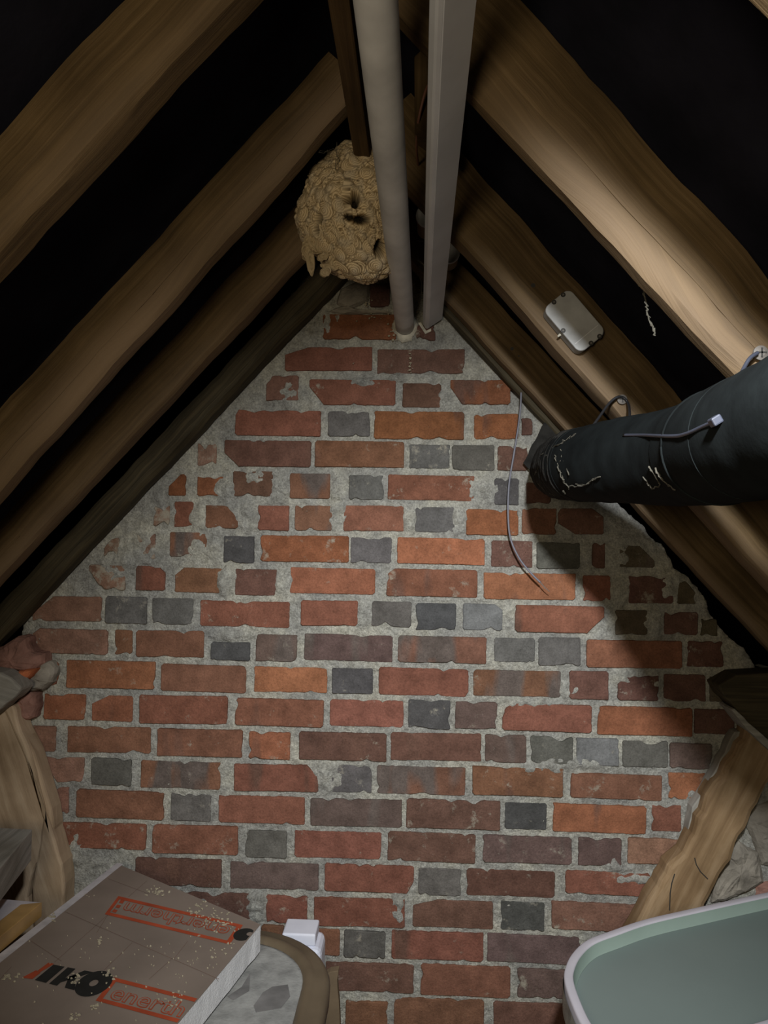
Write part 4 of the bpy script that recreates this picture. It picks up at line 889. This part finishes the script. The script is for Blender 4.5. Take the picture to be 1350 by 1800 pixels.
flakes([('B', 170, 1690, 90, 60, 70, 0.0014), ('B', 380, 1622, 18, 10, 48, 0.0026), ('B', 352, 1598, 12, 9, 30, 0.0028), ('B', 277, 1568, 9, 5, 26, 0.0030), ('B', 175, 1655, 3, 5, 10, 0.003), ('B', 135, 1722, 6, 5, 14, 0.003),
        ('B', 193, 1716, 5, 4, 10, 0.003), ('B', 130, 1790, 5, 3, 10, 0.0035), ('B', 166, 1773, 4, 3, 6, 0.003), ('B', 25, 1722, 10, 5, 14, 0.0035), ('B', 305, 1755, 10, 10, 16, 0.0026), ('B', 395, 1672, 14, 6, 12, 0.0025), ('B', 95, 1612, 4, 4, 9, 0.003), ('B', 340, 1690, 40, 30, 30, 0.0014)],
       'paper_debris', 'cream wasp paper crumbs scattered over the foil insulation board', 'debris', 3)

# ------------------------------------------------------------------ brown tank under the board
def tank():
    h = 0.802; t = thing('water_tank', (-0.45, 1.2, 0), 'brown plastic tank with a dusty grey lid under the insulation board', 'tank')
    def ring(off, zoff, R=0.19):
        x0, x1, y0_, y1_ = -0.78+off, -0.149-off, 0.86+off, 1.535-off; r = max(0.02, R-off); out = []
        for cx, cy, a0 in ((x1-r, y1_-r, 0), (x0+r, y1_-r, 90), (x0+r, y0_+r, 180), (x1-r, y0_+r, 270)):
            for k in range(13):
                a = math.radians(a0+k*7.5); X = cx+r*math.cos(a); Y = cy+r*math.sin(a)
                out.append(Vector((X, Y-0.10*(X-x1)*0, CAMZ-h+zoff)))
        return out
    def loft(rings, name, material, cap0=False, cap1=False):
        V = []; F = []
        for r in rings: V += r
        n = len(rings[0])
        for a in range(len(rings)-1):
            for i in range(n): j = (i+1) % n; F.append((a*n+i, a*n+j, (a+1)*n+j, (a+1)*n+i))
        if cap0: F.append(tuple(range(n)))
        if cap1: F.append(tuple((len(rings)-1)*n+i for i in range(n)))
        return fixn(mesh(name, V, F, material, t, True))
    loft([ring(0.052, -0.012), ring(0.048, -0.004), ring(0.040, 0), ring(0.030, -0.001), ring(0.024, -0.006), ring(0.012, -0.004), ring(0.004, -0.008), ring(0, -0.016), ring(0.001, -0.040), ring(0.008, -0.044), ring(0.010, -0.03)], 'rim', M['tank_brown'])
    o = loft([ring(0.012, -0.035), ring(0.045, -CAMZ+h)], 'body', M['tank_brown'], True, True)
    o = loft([ring(0.049, -0.014), ring(0.049, -0.0085), ring(0.056, -0.0075)], 'lid', M['tank_lid'], True, True)
    for k, px in enumerate(([(462, 1745), (478, 1735), (506, 1731), (510, 1752), (494, 1772), (450, 1780), (446, 1768)], [(400, 1752), (425, 1735), (440, 1710), (438, 1742), (410, 1758)])):
        P = [atH(x, y, h+0.0072) for x, y in px]; V, F = prism_vf(P, (0, 0, 0.0006)); fixn(mesh('damp_patch', V, F, M['damp'], t))
tank()
def bottle():
    D = 1.645
    a = atD(500, 1628, D); b = atD(558, 1628, D); z = a.z; t = thing('white_container', ((a.x+b.x)/2, D, 0), 'white plastic container standing between the brown tank and the wall', 'container')
    bx = lambda lo, hi, nm, w: bevel(mesh(nm, *box_vf(lo, hi), M['white_pl'], t), w, 3)
    bx((a.x, D-0.03, z-0.026), (b.x, D+0.035, z), 'cap', 0.004)
    bx((a.x+0.006, D-0.042, 0), (b.x+0.014, D+0.045, z-0.0262), 'body', 0.016)
bottle()
P = [atD(x, y, 1.60) for x, y in [(573, 1712), (582, 1708), (594, 1707), (596, 1716)]]; 
ob = pixpoly([(573, 1714), (580, 1709), (594, 1707), (592, 1722), (596, 1760), (599, 1830), (604, 1960), (604, 2132), (572, 2132), (572, 1800)], 1.60, 0.02, 'upright_batten', M['cardboard'], None, 0.003, 0.002, uvdir=(0, 0, 1), seed=15)
for v in ob.data.vertices: v.co.z = max(v.co.z, 0.0)
tag(ob, 'brown upright batten offcut standing right of the tank against the bricks', 'timber')

# ------------------------------------------------------------------ green tray
def tray():
    h = 0.75
    px = [(1350, 1567), (1220, 1595), (1133, 1615), (1076, 1634), (1032, 1651), (1006, 1674), (993, 1700), (992, 1723), (1003, 1758), (1022, 1799), (1052, 1836), (1100, 1858), (1165, 1856), (1240, 1836), (1350, 1806), (1480, 1762), (1600, 1716), (1690, 1655), (1700, 1600), (1650, 1556), (1560, 1540), (1450, 1548)]
    P = [list(atH(x, y, h)) for x, y in px]; n0 = len(P)
    S = smoothpath([P[-1]]+P+[P[0], P[1]], 7); S = S[7:7+7*n0]
    S = [Vector(s) for s in S]; n = len(S)
    ctr = sum(S, Vector())/n; t = thing('green_tray', (ctr.x, ctr.y, CAMZ-h-0.055), 'sage green tray with raised lilac-white rim at lower right', 'tray')
    nor = []
    for i in range(n):
        d = (S[(i+1) % n]-S[i-1]).normalized(); q = Vector((-d.y, d.x, 0)); q = q if q.dot(ctr-S[i]) > 0 else -q; nor.append(q)
    def ring(off, dz): return [S[i]+nor[i]*off+Vector((0, 0, dz)) for i in range(n)]
    def loft(rings, name, material, cap=False):
        V = []; F = []
        for r in rings: V += r
        for a in range(len(rings)-1):
            for i in range(n): j = (i+1) % n; F.append((a*n+i, a*n+j, (a+1)*n+j, (a+1)*n+i))
        if cap: F.append(tuple((len(rings)-1)*n+i for i in range(n)))
        return fixn(mesh(name, V, F, material, t, True))
    loft([ring(0.002, -0.05), ring(0, -0.004), ring(0.001, -0.001), ring(0.003, 0), ring(0.0135, 0), ring(0.0155, -0.001), ring(0.016, -0.003)], 'rim', M['tray_rim'])
    loft([ring(0.016, -0.003), ring(0.0185, -0.022), ring(0.021, -0.025)], 'inner_side', M['tray_wall'])
    loft([ring(0.020, -0.0275), ring(0.0205, -0.0245), ring(0.022, -0.0243)], 'tray_base', M['tray'], True)
    loft([ring(-0.002, -0.055), ring(-0.0025, -0.03), ring(-0.0015, -0.014)], 'plastic_film', M['film'])
    loft([ring(0.002, -0.05), ring(0.01, -0.0545), ring(0.02, -0.055)], 'underside', M['tray_rim'], True)
    # box carrying it
    b = thing('storage_box', (ctr.x, ctr.y, 0), 'dark storage box under the green tray', 'box')
    V = []; F = []
    for off, z in ((0.05, CAMZ-h-0.056), (0.06, 0.0)): V += [Vector((p.x, p.y, z)) for p in ring(off, 0)]
    for i in range(n): j = (i+1) % n; F.append((i, j, n+j, n+i))
    F.append(tuple(range(n))); F.append(tuple(range(2*n-1, n-1, -1))); fixn(mesh('box_body', V, F, M['crate'], b, False))
    V = []; F = []
    for off, z in ((0.05, CAMZ-h-0.072), (0.042, CAMZ-h-0.070), (0.042, CAMZ-h-0.060), (0.05, CAMZ-h-0.0565)): V += [Vector((p.x, p.y, z)) for p in ring(off, 0)]
    for a in range(3):
        for i in range(n): j = (i+1) % n; F.append((a*n+i, a*n+j, (a+1)*n+j, (a+1)*n+i))
    fixn(mesh('lid_rim', V, F, M['crate'], b, True))
tray()

# ------------------------------------------------------------------ cobwebs and droppings
def web(strands, name, label, seed, r=0.0006, n=9, jit=0.004):
    rr = random.Random(seed); parts = []
    for a, b in strands:
        A = on_duct(DS, a[0], a[1], 0.0015) if a[2] is None else atD(*a); B = on_duct(DS, b[0], b[1], 0.0015) if b[2] is None else atD(*b)
        for k in range(2):
            pts = []
            for i in range(n+1):
                f = i/n; q = A.lerp(B, f)+Vector([rr.uniform(-1, 1)*jit*(1-abs(2*f-1)**3) for _ in range(3)]); pts.append(q)
            parts.append(tube_vf(pts, r*rr.uniform(0.7, 1.6), 5))
    V, F = merge(parts); o = mesh(name, V, F, M['web']); tag(o, label, 'cobweb'); o['kind'] = 'stuff'; return o
web([((1122, 492, 0.92), (1133, 520, 0.93)), ((1133, 520, 0.93), (1140, 560, 0.93)), ((1140, 560, 0.93), (1152, 590, 0.93)), ((1136, 545, 0.93), (1150, 582, 0.93))], 'cobweb', 'dusty cobweb string dangling below the large right rafter', 1, 0.0007, 9, 0.0025)
N_ = None
web([((1140, 820, N_), (1152, 838, N_)), ((1152, 838, N_), (1160, 852, N_)), ((1160, 852, N_), (1146, 860, N_)), ((1146, 860, N_), (1130, 838, N_)), ((1152, 822, N_), (1165, 845, N_)), ((1165, 845, N_), (1187, 862, N_))], 'cobweb', 'pale squiggle of cobweb stuck on the underside of the duct', 2, 0.0007, 6, 0.0015)
web([((975, 800, N_), (985, 830, N_)), ((985, 830, N_), (1000, 860, N_)), ((985, 790, N_), (1000, 835, N_)), ((1000, 855, N_), (1030, 852, N_)), ((1030, 852, N_), (1055, 838, N_)), ((950, 800, N_), (985, 780, N_)), ((985, 780, N_), (1012, 762, N_)), ((955, 860, N_), (985, 810, N_)), ((940, 835, N_), (960, 800, N_)), ((945, 850, N_), (975, 872, N_)), ((990, 862, N_), (994, 868, N_))], 'cobweb', 'tangled cobwebs over the crinkled duct end at the wall', 5, 0.0006, 8, 0.003)
web([((590, 262, 1.25), (600, 300, 1.28)), ((560, 268, 1.22), (590, 262, 1.25)), ((592, 250, 1.25), (592, 330, 1.27)), ((722, 420, 1.45), (745, 425, 1.45)), ((722, 450, 1.45), (748, 470, 1.45)), ((735, 440, 1.5), (742, 520, 1.6))], 'cobweb', 'fine cobwebs around the nest top and between pipe and trunking', 8, 0.0004, 7, 0.004)
flakes([(YW-0.012, 640, 530, 14, 8, 16, 0.0035), (YW-0.012, 720, 640, 2, 14, 14, 0.0032), (YW-0.012, 655, 557, 16, 4, 8, 0.003), (YW-0.02, 735, 500, 6, 16, 12, 0.0035), (YW-0.014, 620, 640, 2, 2, 2, 0.003), (YW-0.012, 690, 585, 5, 8, 8, 0.003)], 'paper_debris', 'cream wasp paper scraps caught on the brick apex under the nest', 'debris', 9)
